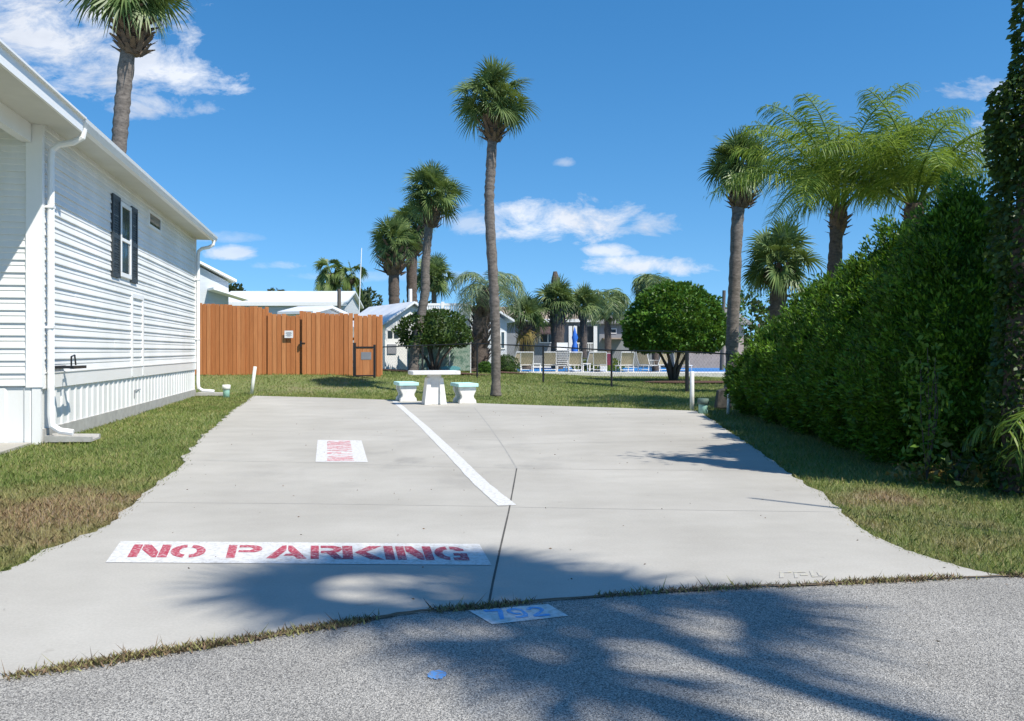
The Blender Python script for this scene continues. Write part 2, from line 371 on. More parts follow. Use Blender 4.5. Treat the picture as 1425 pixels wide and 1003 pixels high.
# ------------------------------------------------------------------ painted markings
def stencil(ch):
    """stencil letters in a unit cell, as lists of outlines"""
    s = .26
    def arc(cx, cy, rx, ry, a0, a1, wx, wy, n=8):
        o = [(cx+rx*math.cos(rad(a0+(a1-a0)*i/n)), cy+ry*math.sin(rad(a0+(a1-a0)*i/n))) for i in range(n+1)]
        return o+[(cx+(rx-wx)*math.cos(rad(a1+(a0-a1)*i/n)), cy+(ry-wy)*math.sin(rad(a1+(a0-a1)*i/n))) for i in range(n+1)]
    R = lambda x0, x1, y0, y1: [(x0,y0),(x1,y0),(x1,y1),(x0,y1)]
    if ch == 'N': return [R(0,.24,0,1), [(.27,1),(.46,1),(.73,.42),(.73,0),(.62,0),(.27,.6)], R(.76,1,0,1)]
    if ch == 'O': return [arc(.47,.5,.47,.5,97,263,.25,.22), arc(.53,.5,.47,.5,-83,83,.25,.22)]
    if ch == 'P': return [R(0,.25,0,1), [(.32,1),(.7,1)]+[(.7+.3*math.sin(rad(a)),.72+.28*math.cos(rad(a))) for a in range(0,181,20)]+[(.32,.44),(.32,.6),(.66,.6),(.73,.68),(.73,.76),(.66,.82),(.32,.82)]]
    if ch == 'A': return [[(0,0),(.24,0),(.48,.62),(.48,1),(.38,1)], [(.52,1),(.62,1),(1,0),(.76,0),(.68,.2),(.42,.2),(.48,.36),(.62,.36),(.52,.62)]]
    if ch == 'R': return [R(0,.25,0,1), [(.31,1),(.7,1),(.93,.9),(.97,.72),(.9,.56),(.76,.48),(1,0),(.72,0),(.5,.42),(.31,.42),(.31,.6),(.6,.6),(.7,.66),(.7,.76),(.6,.82),(.31,.82)]]
    if ch == 'K': return [R(0,.25,0,1), [(.30,.5),(.68,1),(1,1),(.58,.54),(1,0),(.68,0)]]
    if ch == 'I': return [R(0,1,0,1)]
    if ch == 'G': return [arc(.47,.5,.47,.5,97,263,.25,.22), [(.53,1),(.75,.97),(.95,.8),(.95,.68),(.7,.68),(.64,.77),(.53,.79)], [(.53,0),(1,0),(1,.5),(.58,.5),(.58,.32),(.76,.32),(.76,.2),(.53,.2)]]
    if ch == '7': return [[(0,1),(1,1),(1,.8),(.5,0),(.24,0),(.7,.8),(0,.8)]]
    if ch == '9': return [arc(.5,.66,.5,.34,0,180,.24,.17), arc(.5,.66,.5,.34,183,288,.24,.17), [(.78,.64),(1,.64),(.98,.3),(.8,.06),(.5,0),(.1,.0),(.1,.17),(.5,.18),(.72,.3)]]
    if ch == '2': return [arc(.5,.68,.5,.32,-20,172,.26,.16), [(.97,.58),(.42,.2),(1,.2),(1,0),(0,0),(0,.16),(.74,.58)]]
def quad_map(c, z):                                # c: ground corners bl, br, tr, tl
    return lambda u, v: ((c[0]*(1-u)+c[1]*u)*(1-v)+(c[3]*(1-u)+c[2]*u)*v+Vector((0,0,z)))[:]
def letters(name, word, spans, corners, z, m, parent, v0=0, v1=1):
    b = MB(); f = quad_map(corners, z)
    for ch, (a, c) in zip(word, spans):
        for o in stencil(ch):
            b.add([f(a+(c-a)*u, v0+(v1-v0)*v) for u, v in o], [tuple(range(len(o)))])
    return b.build(name, m, parent)
def patch(name, corners, z, m, parent=None):
    b = MB(); f = quad_map(corners, z); n = 24
    for i in range(n):
        e = lambda k: random.uniform(-.003,.003)
        b.add([f(i/n,0), f((i+1)/n,0), f((i+1)/n,1), f(i/n,1)], [(0,1,2,3)])
    return b.build(name, m, parent)
cs = pl([(147,784),(684,788),(667,757.5),(168,753.5)])
o = patch('parking_marking', cs, .003, M['paint_white']); tag(o, 'wide white band with large red NO PARKING letters across the front of the drive', 'painted sign')
tl = pl([(177,776),(654,781.5),(645,762.5),(187,758.5)])
spx = [(179,234),(236,286),(317,366),(373,430),(435,481),(480,537),(539,552),(556,606),(609,654)]
letters('lettering', 'NOPARKING', [((a-179)/475, (c-179)/475) for a, c in spx], tl, .0045, M['paint_red'], o)
cs2 = pl([(439,643),(512,643.5),(503,613),(442,612.5)])
o = patch('parking_marking', cs2, .003, M['paint_white']); tag(o, 'smaller far white patch with faded red NO PARKING reading sideways along the stall', 'painted sign')
c3 = [cs2[0].lerp(cs2[1], .74).lerp(cs2[3].lerp(cs2[2], .74), .04), cs2[0].lerp(cs2[1], .74).lerp(cs2[3].lerp(cs2[2], .74), .96), cs2[0].lerp(cs2[1], .22).lerp(cs2[3].lerp(cs2[2], .22), .96), cs2[0].lerp(cs2[1], .22).lerp(cs2[3].lerp(cs2[2], .22), .04)]
letters('lettering', 'NOPARKING', [((a-179)/475, (c-179)/475) for a, c in spx], c3, .0045, M['paint_pink'], o)
cs = pl([(685,868.5),(791,857),(763,841),(652,850.5)])
o = patch('lot_number_marking', cs, -.001, M['paint_white']); tag(o, 'small white patch on the road edge with blue lot number 792', 'painted sign')
letters('lettering', '792', [(.0,.3),(.35,.65),(.7,1.0)], pl([(690,864),(767,857.5),(752,844),(672,849.5)]), .0008, M['paint_blue'], o)
b = MB(); pts = dense(pl([(549,558),(588,592),(630,633),(668,672),(706,704)]), 8); vs = []
for i, p in enumerate(pts):
    w = .060+.014*i/len(pts); t = (pts[min(i+1,len(pts)-1)]-pts[max(i-1,0)]).normalized(); s = Vector((t.y,-t.x,0))
    vs += [(p-s*(w+.01*noise.noise(p*4))+Vector((0,0,.003)))[:], (p+s*(w+.01*noise.noise(p*5))+Vector((0,0,.003)))[:]]
b.add(vs, [(2*i,2*i+1,2*i+3,2*i+2) for i in range(len(pts)-1)])
tag(b.build('parking_stripe', M['paint_white']), 'long worn white stripe running diagonally from the concrete table to the slab joint', 'road marking')
def splat(name, px, py, rx, ry, m, label):
    c = G(px, py); b = MB(); n = 40
    pts = [(c.x+rx*math.cos(2*math.pi*i/n)*(1+.5*noise.noise(Vector((i*.7,px,0)))), c.y+ry*math.sin(2*math.pi*i/n)*(1+.5*noise.noise(Vector((i*.7,py,3)))), -.001) for i in range(n)]
    b.add(pts, [tuple(range(n))]); tag(b.build(name, m), label, 'paint mark')
splat('paint_splash', 608, 940, .035, .045, M['spray_blue'], 'bright blue spray paint spot on the grey road')
b = MB(); f = quad_map(pl([(1085,806),(1145,804),(1140,795),(1085,796)]), .0025)
for u0, v0, u1, v1 in ((0,.1,.10,.8),(0,.82,.3,1),(.35,0,.43,.76),(.35,.8,.65,.95),(.5,.3,.68,.5),(.75,.18,.83,1),(.75,.0,1,.15),(.92,.2,1,.8)):
    b.add([f(u0,v0), f(u1,v0), f(u1,v1), f(u0,v1)], [(0,1,2,3)])
tag(b.build('faded_marking', M['fade_yellow']), 'faded yellow paint scrawl on the concrete near the right road edge', 'paint mark')

# ------------------------------------------------------------------ main mobile home
A = Vector((-6.2, 11.2, 0)); ANG = rad(11.24); LW = 11.93
home = thing('mobile_home', 'white vinyl sided mobile home with dark shutters at left of the drive', 'house', A, ANG)
# local axes: +X out of the side wall, +Y along it away from the street
def siding(x_of, z0, z1, course, lo, hi, axis):
    """lapped courses as real wedges; axis 'y' = side wall, 'x' = front wall"""
    b = MB(); z = z0
    while z < z1-.01:
        zt = min(z+course, z1); zm = z+(zt-z)*.52
        prof = [(.000,zt),(.012,zm+.012),(.004,zm),(.022,z+.014),(.022,z),(-.03,z),(-.03,zt)]
        k_ = int((z-z0)/course+.5); cuts = [lo]+[c for c in (lo+1.4+(k_%3)*1.1, lo+5.1+(k_%4)*.9, lo+8.9+(k_%3)*.7) if c < hi-.3]+[hi]
        for j, (ca, cb_) in enumerate(zip(cuts, cuts[1:])):
            o_ = .0025*((j+k_)%2)+random.uniform(0,.0012)
            if axis == 'y': b.prism(prof, lambda p, q: (x_of+p+o_, ca, q), lambda p, q: (x_of+p+o_, cb_+.012, q-.0007))
            else: b.prism(prof, lambda p, q: (ca, x_of-p-o_, q), lambda p, q: (cb_+.012, x_of-p-o_, q))
        z = zt
    return b
def ribs(fx, z0, z1, lo, hi, pitch=.3):
    b = MB(); n = int((hi-lo)/pitch)
    for i in range(n):
        a = lo+(hi-lo)*i/n; w = (hi-lo)/n
        prof = [(a,.0),(a+w*.62,.0),(a+w*.70,.018),(a+w*.92,.018),(a+w*1.0,.0),(a+w,-.03),(a,-.03)]
        b.prism(prof, lambda p, q: fx(p, q, z0), lambda p, q: fx(p, q, z1))
    return b
ZT = 4.22
siding(0, .92, ZT, .165, .06, LW-.05, 'y').build('side_siding', M['white'], home)
siding(0, .74, ZT, .165, -7.5, -.17, 'x').build('front_siding', M['white'], home)
b = MB(); b.box(-7.45, -.035, .035, LW, .2, ZT-.02); b.build('wall_core', M['white'], home)
b = MB(); b.box(.0, .028, .06, LW-.05, .70, .92); b.box(.0, .04, .06, LW-.05, .90, .915); b.build('starter_band', M['trim'], home)
ribs(lambda p, q, z: (q-.012, p, z), .16, .70, .05, LW-.04).build('side_skirting', M['white'], home)
ribs(lambda p, q, z: (p, -q+.012, z), -.03, .72, -7.4, -.1).build('front_skirting', M['white'], home)
b = MB(); b.box(-.15, .02, .05, LW, -.03, .165); b.build('footing', M['concrete_foot'], home)
b = MB(); b.box(-.10, .006, -.016, .049, -.03, .715); b.build('skirt_corner', M['white'], home)
b = MB(); b.box(-.17, .03, -.03, .0, .72, ZT); b.box(-.0, .03, .0, .06, .70, ZT); b.build('corner_board', M['trim'], home)
b = MB(); b.box(-.10, .034, LW-.05, LW+.03, .70, ZT); b.build('corner_board', M['trim'], home)
# eave, gutter, roof
b = MB(); b.box(-.05, .42, .02, LW+.25, ZT, ZT+.03); b.build('soffit', M['soffit'], home)
g = MB(); prof = [(.42,4.17),(.50,4.17),(.54,4.25),(.55,4.30),(.535,4.30),(.52,4.26),(.49,4.19),(.435,4.19),(.435,4.31),(.42,4.31)]
g.prism(prof, lambda p, q: (p, .02, q), lambda p, q: (p, LW+.27, q)); g.build('gutter', M['trim'], home)
b = MB(); b.prism([(.50,4.335),(-3.8,5.42),(-8.1,4.335),(-8.1,4.28),(-3.8,5.36),(.44,4.28)], lambda p, q: (p,-5.5,q), lambda p, q: (p,LW+.3,q)); b.build('roof', M['roof_metal'], home)
b = MB(); b.prism([(-.0,ZT),(-3.8,5.35),(-7.5,ZT)], lambda p, q: (p,LW-.06,q), lambda p, q: (p,LW,q)); b.build('gable_end', M['white'], home)
# carport roof running on towards the street
b = MB(); b.box(.485, .515, -5.5, .0, 4.10, 4.275); b.box(.40, .56, -5.5, .015, 4.275, 4.30); b.build('fascia', M['trim'], home)
b = MB(); b.box(-7.8, .485, -5.5, -.04, 4.17, 4.20); b.build('carport_ceiling', M['soffit'], home)
b = MB(); b.box(-.22, -.10, -5.5, -.04, 3.93, 4.168); b.build('carport_beam', M['trim'], home)
b = MB(); b.box(-.21, -.11, -5.4, -5.3, 0, 3.93); b.build('carport_post', M['trim'], home)
# window with shutters
w = MB()
for y0, y1, z0, z1 in ((3.95,4.72,2.52,2.60),(3.95,4.72,3.78,3.86),(3.95,4.03,2.60,3.78),(4.64,4.72,2.60,3.78),(4.03,4.64,3.16,3.22)): w.box(.0, .05, y0, y1, z0, z1)
wo = w.build('window', M['trim'], home, bevel=.006)
b = MB(); b.box(.024, .030, 4.03, 4.64, 2.60, 3.16); b.box(.030, .036, 4.03, 4.64, 3.22, 3.78); b.build('pane', M['glass'], wo)
for y0, y1 in ((3.42,3.92),(4.75,5.20)):
    b = MB(); b.box(.015, .05, y0, y0+.06, 2.48, 3.90); b.box(.015, .05, y1-.06, y1, 2.48, 3.90)
    for z0, z1 in ((2.48,2.56),(3.15,3.23),(3.82,3.90)): b.box(.015, .048, y0+.06, y1-.06, z0, z1)
    z = 2.575
    while z < 3.8:
        if not 3.12 < z < 3.23: b.box(.012, .038, y0+.06, y1-.06, z, z+.032)
        z += .045
    b.box(.0, .014, y0, y1, 2.48, 3.90); b.build('shutter', M['shutter'], home)
w = MB()
for y0, y1, z0, z1 in ((6.2,7.4,3.74,3.79),(6.2,7.4,4.02,4.07),(6.2,6.27,3.79,4.02),(7.33,7.4,3.79,4.02)): w.box(.0, .045, y0, y1, z0, z1)
wo = w.build('transom_window', M['trim'], home)
b = MB(); b.box(.024, .03, 6.27, 7.33, 3.79, 4.02); b.build('pane', M['glass'], wo)
b = MB()
for y0, y1, z0, z1 in ((4.82,5.78,2.20,2.28),(4.82,4.90,.72,2.20),(5.70,5.78,.72,2.20)): b.box(.0, .035, y0, y1, z0, z1)
b.build('panel_trim', M['trim'], home)
b = MB(); b.box(.02, .32, .25, .31, .96, .99); b.box(.02, .32, .78, .84, .96, .99); b.box(.04, .06, .25, .84, .955, .995); b.box(.28, .33, .25, .84, .955, .995)
b.tube([(.2,.6,.99),(.2,.6,1.12),(.2,.75,1.14),(.2,.8,1.0)], .012, 6); b.build('hose_hanger', M['black'], home)
b = MB(); b.box(.004, .016, 5.1, 5.6, .44, .455); b.box(.004, .016, 5.1, 5.115, .3, .44); b.build('skirt_hatch', M['wall_grey'], home)
def downspout(y, reach):
    b = MB(); b.tube([(.49,y,4.18),(.47,y,4.06),(.36,y,3.99),(.18,y,3.95),(.10,y,3.88),(.085,y,3.75),(.085,y,.33),(.10,y,.20),(.20,y,.13),(reach,y,.105)], [.045]*10, 8)
    for z in (1.5, 3.1): b.box(.02, .13, y-.055, y+.055, z, z+.03)
    return b.build('downspout', M['trim'], home)
downspout(.13, .36); downspout(LW-.03, .5)
def local(x, y, z=0): return A+Matrix.Rotation(ANG, 3, 'Z')@Vector((x,y,z))
def splash_block(y, label, ln):
    t = thing('splash_block', label, 'splash block', local(.16, y, 0), ANG, 'splash blocks under the downspouts')
    b = MB(); prof = [(-.17,0),(.17,0),(.17,.085),(.12,.085),(.10,.035),(-.10,.035),(-.12,.085),(-.17,.085)]
    b.prism(prof, lambda p, q: (-.1,p,q), lambda p, q: (ln-.1,p*1.35,q*.75)); b.build('trough', M['concrete_foot'], t)
    return t
splash_block(.13, 'grey concrete splash block under the near downspout by the house corner', .58)
splash_block(LW-.03, 'small concrete splash block under the far downspout', .7)
b = MB(); b.prism([(-8,-3.6),(-.05,-3.6),(-.1,-.03),(-8,-.03)], lambda x, y: local(x,y,0)[:], lambda x, y: local(x,y,-.1)[:])
tag(b.build('path', M['drive']), kind='structure')

# ------------------------------------------------------------------ palms
def frame(t):
    t = t.normalized(); s = t.cross(Vector((0,0,1)))
    s = Vector((1,0,0)) if s.length < 1e-3 else s.normalized()
    return t, s, s.cross(t)
def fan_leaf(mb, base, az, el, pet, bl, nseg, droop, wid, spread=125):
    d = Vector((math.cos(el)*math.cos(az), math.cos(el)*math.sin(az), math.sin(el)))
    mid = base+d*pet*.5+Vector((0,0,.02)); end = base+d*pet-Vector((0,0,droop*pet*.15))
    t, s, n = frame(end-mid); tw = random.uniform(-1.3,1.3); s, n = s*math.cos(tw)+n*math.sin(tw), n*math.cos(tw)-s*math.sin(tw)
    q = frame(end-base)[1]*.012
    mb.add([base-q, base+q, mid+q, mid-q, end+q*.8, end-q*.8], [(0,1,2,3),(3,2,4,5)])
    for i in range(nseg):
        th = rad(-spread+2*spread*(i+.5)/nseg+random.uniform(-3,3)); L = bl*(.72+.28*math.cos(th*.7))*random.uniform(.88,1.1)
        dr = (t*math.cos(th)+s*math.sin(th)).normalized(); w = wid*random.uniform(.8,1.15)
        fold = n*(.05+.14*abs(math.sin(th)))*L; g = droop*L*random.uniform(.7,1.3)
        pts = []
        for f_ in (0, .4, .75, 1):
            pts.append(end+dr*L*f_*(1-.10*f_*f_)+fold*f_*(1-f_)*2-Vector((0,0,g*f_**2.4)))
        sd = dr.cross(n).normalized()
        ws = (.25*w, w, .55*w)
        vs = []
        for p, wv in zip(pts[:3], ws): vs += [p-sd*wv/2, p+sd*wv/2]
        mb.add(vs+[pts[3]], [(0,1,3,2),(2,3,5,4),(4,5,6)])
def fan_crown(n, R, nseg, droop, emin=-40, emax=88, wid=.035, pet=.5, seed=1, skip=0):
    random.seed(seed); mb = MB()
    for i in range(n):
        f_ = (i+.5)/n; el = rad(emax+(emin-emax)*f_**.9+random.uniform(-14,14)); az = i*2.39996+random.uniform(-.3,.3)
        if random.random() < skip: continue
        fan_leaf(mb, Vector((random.uniform(-.05,.05),random.uniform(-.05,.05),.06*(1-f_)*R)), az, el, R*pet*(random.uniform(.75,1.12) if i%3 else random.uniform(.15,.6)), R*(1.02-pet)*random.uniform(.95,1.2), nseg, droop*(.4+1.0*f_), wid*R, 112)
    me = bpy.data.meshes.new('fan_crown'); me.from_pydata([tuple(v) for v in mb.v], [], mb.f); me.update(); return me
def boots(mb, p, r, h, n, ln, seed=1):
    """stubs of cut leaf stalks round the head of a trunk, from p up to p+h"""
    random.seed(seed); mb.tube([p, p+Vector((0,0,h*.3)), p+Vector((0,0,h*.7)), p+Vector((0,0,h))], [r*.7, r*1.15, r*1.2, r*.7], 9)
    for i in range(n):
        f_ = i/n; a = i*2.39996; rr = r*(.8+.35*math.sin(math.pi*min(1, f_*1.1))); b0 = p+Vector((math.cos(a)*rr, math.sin(a)*rr, h*f_))
        e = rad(random.uniform(15,60)); d = Vector((math.cos(a)*math.cos(e), math.sin(a)*math.cos(e), math.sin(e)))*ln*random.uniform(.6,1.3)
        s = Vector((-math.sin(a), math.cos(a), 0))*r*.22; u = Vector((0,0,r*.10))
        mb.add([b0-s*1.3-u, b0+s*1.3-u, b0+s*1.3+u, b0-s*1.3+u, b0+d-s*.6, b0+d+s*.6], [(0,1,5,4),(3,2,5,4),(0,4,3),(1,2,5),(0,3,2,1)])
def trunk_mesh(pts, r0, r1, seed=1, rings=True):
    random.seed(seed); P = smooth_line([Vector(p) for p in pts], 14); n = len(P); rs = []
    for i in range(n):
        t = i/(n-1); rs.append((r0+(r1-r0)*t)*(1+(.05*math.sin(i*2.1) if rings else 0)+random.uniform(-.05,.05))*(1+.25*max(0, 1-t*14)))
    mb = MB(); mb.tube(P, rs, 12, .045); return mb
def palm(name, label, base, pts, r0, r1, crown_me, crown_m, scale, boot=(.0,0,0,0), trunk_m='trunk', group=None, rz=0, lift=0, tilt=(0,0)):
    """pts: trunk points in world space from the base up; the crown sits on the last one"""
    t = thing(name, label, 'palm tree', base, 0, group)
    loc = [Vector(p)-Vector(base) for p in pts]
    trunk_mesh(loc, r0, r1, seed=int(abs(base[0]*100))+3).build('trunk', M[trunk_m], t, True)
    top = loc[-1]
    if boot[2]:
        mb = MB(); boots(mb, top-Vector((0,0,boot[1])), boot[0], boot[1]+.05, boot[2], boot[3], int(abs(base[0]*10))); mb.build('leaf_bases', M['boot'], t)
    c = link('crown', crown_me, t, crown_m); c.location = top+Vector((0,0,lift)); c.scale = (scale,)*3; c.rotation_euler = (tilt[0], tilt[1], rz)
    return t
def pinnate(mb, base, az, el, L, curl, nl, ll, plume, wid, sag=.5):
    """one feather frond: arched rachis with leaflets on both sides"""
    p = base.copy(); pts = [p.copy()]; n = 18; e = el
    for i in range(n):
        d = Vector((math.cos(e)*math.cos(az), math.cos(e)*math.sin(az), math.sin(e))); p = p+d*L/n; pts.append(p.copy()); e -= curl/n*(1+i/n*.9)
    mb.tube(pts, [.018*L/2.4*(1-.85*i/n)+.003 for i in range(n+1)], 4)
    for k in range(nl):
        f_ = .16+.83*(k+random.random())/nl; i = min(n-1, int(f_*n)); q = pts[i].lerp(pts[i+1], f_*n-i); t, s, u = frame(pts[i+1]-pts[i])
        ln = ll*(.45+.75*math.sin(math.pi*min(1, f_*.82+.16)))*random.uniform(.8,1.15)
        for sg in (-1, 1):
            d = (s*sg*random.uniform(.75,1)+t*random.uniform(.35,.7)+u*random.uniform(-plume, plume)).normalized()
            m1 = q+d*ln*.5-Vector((0,0,sag*ln*.12)); m2 = q+d*ln*.82-Vector((0,0,sag*ln*.42)); en = q+d*ln*.98-Vector((0,0,sag*ln*.85))
            w = t*wid*random.uniform(.8,1.2)+u*wid*random.uniform(-.4,.4)
            mb.add([q-w*.3, q+w*.3, m1+w*.5, m1-w*.5, m2+w*.35, m2-w*.35, en], [(0,1,2,3),(3,2,4,5),(5,4,6)])
def feather_crown(n, L, curl, nl, ll, plume, wid, emin, emax, seed, sag=.5, azs=None):
    random.seed(seed); mb = MB()
    for i in range(n):
        f_ = (i+.5)/n; el = rad(emax+(emin-emax)*f_+random.uniform(-6,6)); az = i*2.39996+random.uniform(-.2,.2)
        if azs: az = azs[i % len(azs)]+random.uniform(-.15,.15)
        pinnate(mb, Vector((math.cos(az)*.08, math.sin(az)*.08, 0)), az, el, L*random.uniform(.85,1.1), curl*random.uniform(.8,1.2), nl, ll, plume, wid, sag)
    me = bpy.data.meshes.new('feather_crown'); me.from_pydata([tuple(v) for v in mb.v], [], mb.f); me.update(); return me

FC1 = fan_crown(54, 1.0, 22, .20, -42, 86, .036, .50, 3)
FC2 = fan_crown(50, 1.0, 22, .22, -45, 85, .038, .48, 8)
FC3 = fan_crown(44, 1.0, 22, .24, -40, 85, .044, .50, 15)
FCP = fan_crown(36, 1.0, 20, .3, -12, 80, .042, .42, 27)
FC4 = fan_crown(22, 1.0, 24, .75, -55, 70, .055, .55, 21)

def trace(base, pix, d):                            # trunk points from sight-line pixels, the base given
    return [Vector(base)]+[Q(px, py, d) for px, py in pix]
# the tall palm by the table
bs = G(690, 551); d = bs.y
palm('cabbage_palm', 'tall slender cabbage palm rising from the lawn edge beside the concrete table', bs, trace(bs, [(690,480),(687,400),(681,290),(683,235),(687,165)], d), .125, .135, FC1, M['sabal'], 1.25, (.20,.62,46,.30), rz=.4, lift=.50)
# ferny growth in its head
# behind the mobile home
bs = onx(160, 25)
palm('cabbage_palm', 'tall cabbage palm with thick burred head rising behind the mobile home roof', bs, trace(bs, [(158,300),(166,200),(172,125),(184,22)], 25), .22, .21, FC2, M['sabal'], 1.95, (.33,1.15,74,.42), rz=1.1, lift=.95)
# middle group
bs = onx(575, 33.6); d = bs.y
palm('cabbage_palm', 'curved cabbage palm leaning up out of the round bush beside the white shed', bs, trace(bs, [(580,470),(591,410),(592,370),(596,325),(600,283)], d), .19, .16, FC1, M['sabal2'], 1.42, (.27,.95,40,.36), rz=2.2, lift=.38)
for (px, py, R, dd, fc, rz, lab) in ((548,328,1.85,52,FC2,.2,'shaggy cabbage palm with dry stubs on its trunk, left of the pair behind the shed'),
                                (573,303,1.8,53.5,FC3,1.7,'dense cabbage palm with dark trunk, right of the pair behind the shed')):
    bs = onx(px, dd); palm('cabbage_palm', lab, bs, trace(bs, [(px+1,440),(px,400),(px,py+18)], dd), .33, .34, fc, M['sabal'], R, (.52,1.6,44,.75), rz=rz, lift=.45, trunk_m='trunk_dark')
bs = onx(604, 66); palm('cabbage_palm', 'far pale cabbage palm seen low behind the leaning palm', bs, trace(bs, [(604,430),(604,392)], 66), .22, .2, FC3, M['sabal2'], 1.95, (.3,.8,20,.4), rz=2.9, lift=.3)
for (px, py, R, rz, lab) in ((459,376,1.5,.9,'bright fan palm with a few drooping leaves above the long white roof, left of two'), (487,380,1.45,2.4,'smaller bright fan palm above the long white roof, right of two')):
    bs = onx(px, 66); palm('fan_palm', lab, bs, trace(bs, [(px,430),(px,py+6)], 66), .3 if px < 470 else .16, .28 if px < 470 else .14, FC4, M['washy'], R*1.15, (.3,.5,14,.3), rz=rz, lift=.1, trunk_m='trunk_dark')
# pool palms
for k, (px, py, R, dd, fc, m_, rz, lab) in enumerate(((733,436,1.75,50,FCP,'sabal2',.3,'squat palm with yellow dying leaves, leftmost of the poolside row behind the loungers'),
        (776,414,1.75,50.5,FCP,'sabal2',1.3,'poolside palm with thick dark trunk beside the bare topped snag'),
        (812,420,1.6,51,FCP,'sabal2',2.3,'short poolside palm standing between the blue parasol and the porch'))):
    bs = onx(px, dd); palm('cabbage_palm', lab, bs, trace(bs, [(px,480),(px,py+12)], dd), .33 if k < 2 else .2, .45 if k < 2 else .22, fc, M[m_], R, (.40,1.2,36,.42) if k < 2 else (.28,.6,20,.3), rz=rz, lift=.25, trunk_m='trunk_dark')
bs = onx(772, 54); b = MB(); b.tube([(0,0,0),(0,0,3.2),(0,0,5.0),(.05,0,5.6),(.02,0,6.2)], [.25,.22,.2,.3,.12], 9, .08)
o = b.build('dead_palm', M['trunk_dark']); o.location = bs; tag(o, 'bare grey dead palm snag poking above the poolside palms', 'dead tree')
dm = fan_crown(9, 1.0, 20, .9, -75, -30, .05, .5, 33)
t = [o for o in C.objects if o.get('label','').startswith('squat palm')][0]
c = link('dead_leaves', dm, t, M['dead']); c.location = Vector((0,0,Q(733,452,50).z-t.location.z)); c.scale = (1.5,)*3
FB1 = feather_crown(15, 1.75, 2.2, 50, .42, .25, .024, 0, 80, 5, .8)
FB2 = feather_crown(18, 2.0, 2.6, 40, .62, .3, .05, 0, 80, 6, .7)
bs = G(667, 516); d = bs.y
t = palm('pindo_palm', 'stout dark pindo palm with arching pale grey green fronds behind the tall palm', bs, trace(bs, [(667,480),(671,440),(680,402)], d), .44, .36, FB1, M['pindo'], 1.45, rz=.25, lift=.05, trunk_m='trunk_dark', tilt=(0,.1))
mb = MB(); random.seed(4)
tp = [bs]+[Q(*p, d) for p in ((667,480),(671,440),(680,400))]
for i in range(120):
    f_ = random.uniform(.08,1)*2.99; k = int(f_); p = tp[k].lerp(tp[k+1], f_-k)-bs; a = random.uniform(0,6.283); r = .36+.2*math.sin(f_/3*3.1); L = random.uniform(.18,.42)
    q = p+Vector((math.cos(a)*r*.8, math.sin(a)*r*.8, 0)); e = q+Vector((math.cos(a)*L*.7, math.sin(a)*L*.7, L)); s = Vector((-math.sin(a), math.cos(a), 0))*.07
    mb.add([q-s, q+s, e+s*.6, e-s*.6, q+Vector((0,0,.15))], [(0,1,2,3),(0,4,3),(1,2,4)])
mb.build('leaf_bases', M['trunk_dark'], t)
bs = onx(846, 58); palm('queen_palm', 'feathery palm between the porch house and the clipped round tree', bs, trace(bs, [(846,480),(845,422)], 58), .25, .22, FB2, M['sabal2'], 1.25, rz=1, lift=.2, trunk_m='trunk_dark')
bs = onx(912, 46); palm('queen_palm', 'feathery palm with upright spear showing over the clipped round tree', bs, trace(bs, [(912,480),(911,400)], 46), .2, .18, FB2, M['queen'], .95, rz=2, lift=.15, trunk_m='trunk_dark')
# right side
bs = onx(1018, 27)
palm('cabbage_palm', 'tall cabbage palm with long grey trunk standing left of the feathery palms', bs, trace(bs, [(1019,470),(1022,400),(1026,310),(1031,262)], 27), .20, .19, FC2, M['sabal'], 1.32, (.30,.62,44,.36), rz=.7, lift=.78)
bs = onx(1083, 25)
palm('cabbage_palm', 'short round headed cabbage palm just above the hedge end', bs, trace(bs, [(1083,440),(1084,376)], 25), .24, .24, FC3, M['sabal'], 1.32, (.32,.5,30,.3), rz=1.9, lift=.2, trunk_m='trunk_dark')
QF1 = feather_crown(24, 2.75, 1.12, 100, .46, .6, .019, 34, 90, 11, .7)
QF2 = feather_crown(20, 2.7, 1.1, 96, .46, .6, .019, 34, 90, 12, .7)
bs = onx(1160, 18.5)
palm('queen_palm', 'large feathery queen palm with long arching fronds behind the hedge', bs, trace(bs, [(1160,420),(1163,340),(1167,288)], 18.5), .17, .13, QF1, M['queen'], 1.12, (.16,.6,22,.2), rz=1.7, lift=0, trunk_m='trunk_dark')
bs = onx(1262, 17)
palm('queen_palm', 'second feathery queen palm mostly hidden behind the hedge peak', bs, trace(bs, [(1262,420),(1264,330),(1272,285)], 17), .15, .12, QF2, M['queen'], 1.0, (.16,.4,14,.25), rz=1.4, lift=0, trunk_m='trunk_dark')

# ------------------------------------------------------------------ hedge shrubs, clipped tree, bushes
def blob_points(n, shape, lump, seed, amp=.14, depth=.12, vs=1.3):
    """points and outward normals over a lumpy surface; shape(u)-> (radius factor) along height 0..1"""
    rng = np.random.default_rng(seed); out = np.zeros((n,3)); nor = np.zeros((n,3))
    for i in range(n):
        while True:
            u = rng.random(); r = shape(u)
            if rng.random() < .25+.75*r: break
        a = rng.random()*6.2832; p = Vector((math.cos(a)*r, math.sin(a)*r, u))
        k = noise.noise(Vector((p.x*lump+seed*3.1, p.y*lump, p.z*lump*vs)))+.5*noise.noise(Vector((p.x*lump*2.7+seed, p.y*lump*2.7, p.z*lump*2.5*vs)))
        f_ = 1+amp*k-depth*rng.random()**2
        dr = (shape(min(1,u+.03))-shape(max(0,u-.03)))/.06
        out[i] = (p.x*f_, p.y*f_, u+(.04*k if u > .5 else 0)); nor[i] = (math.cos(a), math.sin(a), -dr*.9)
    return out, unit(nor)
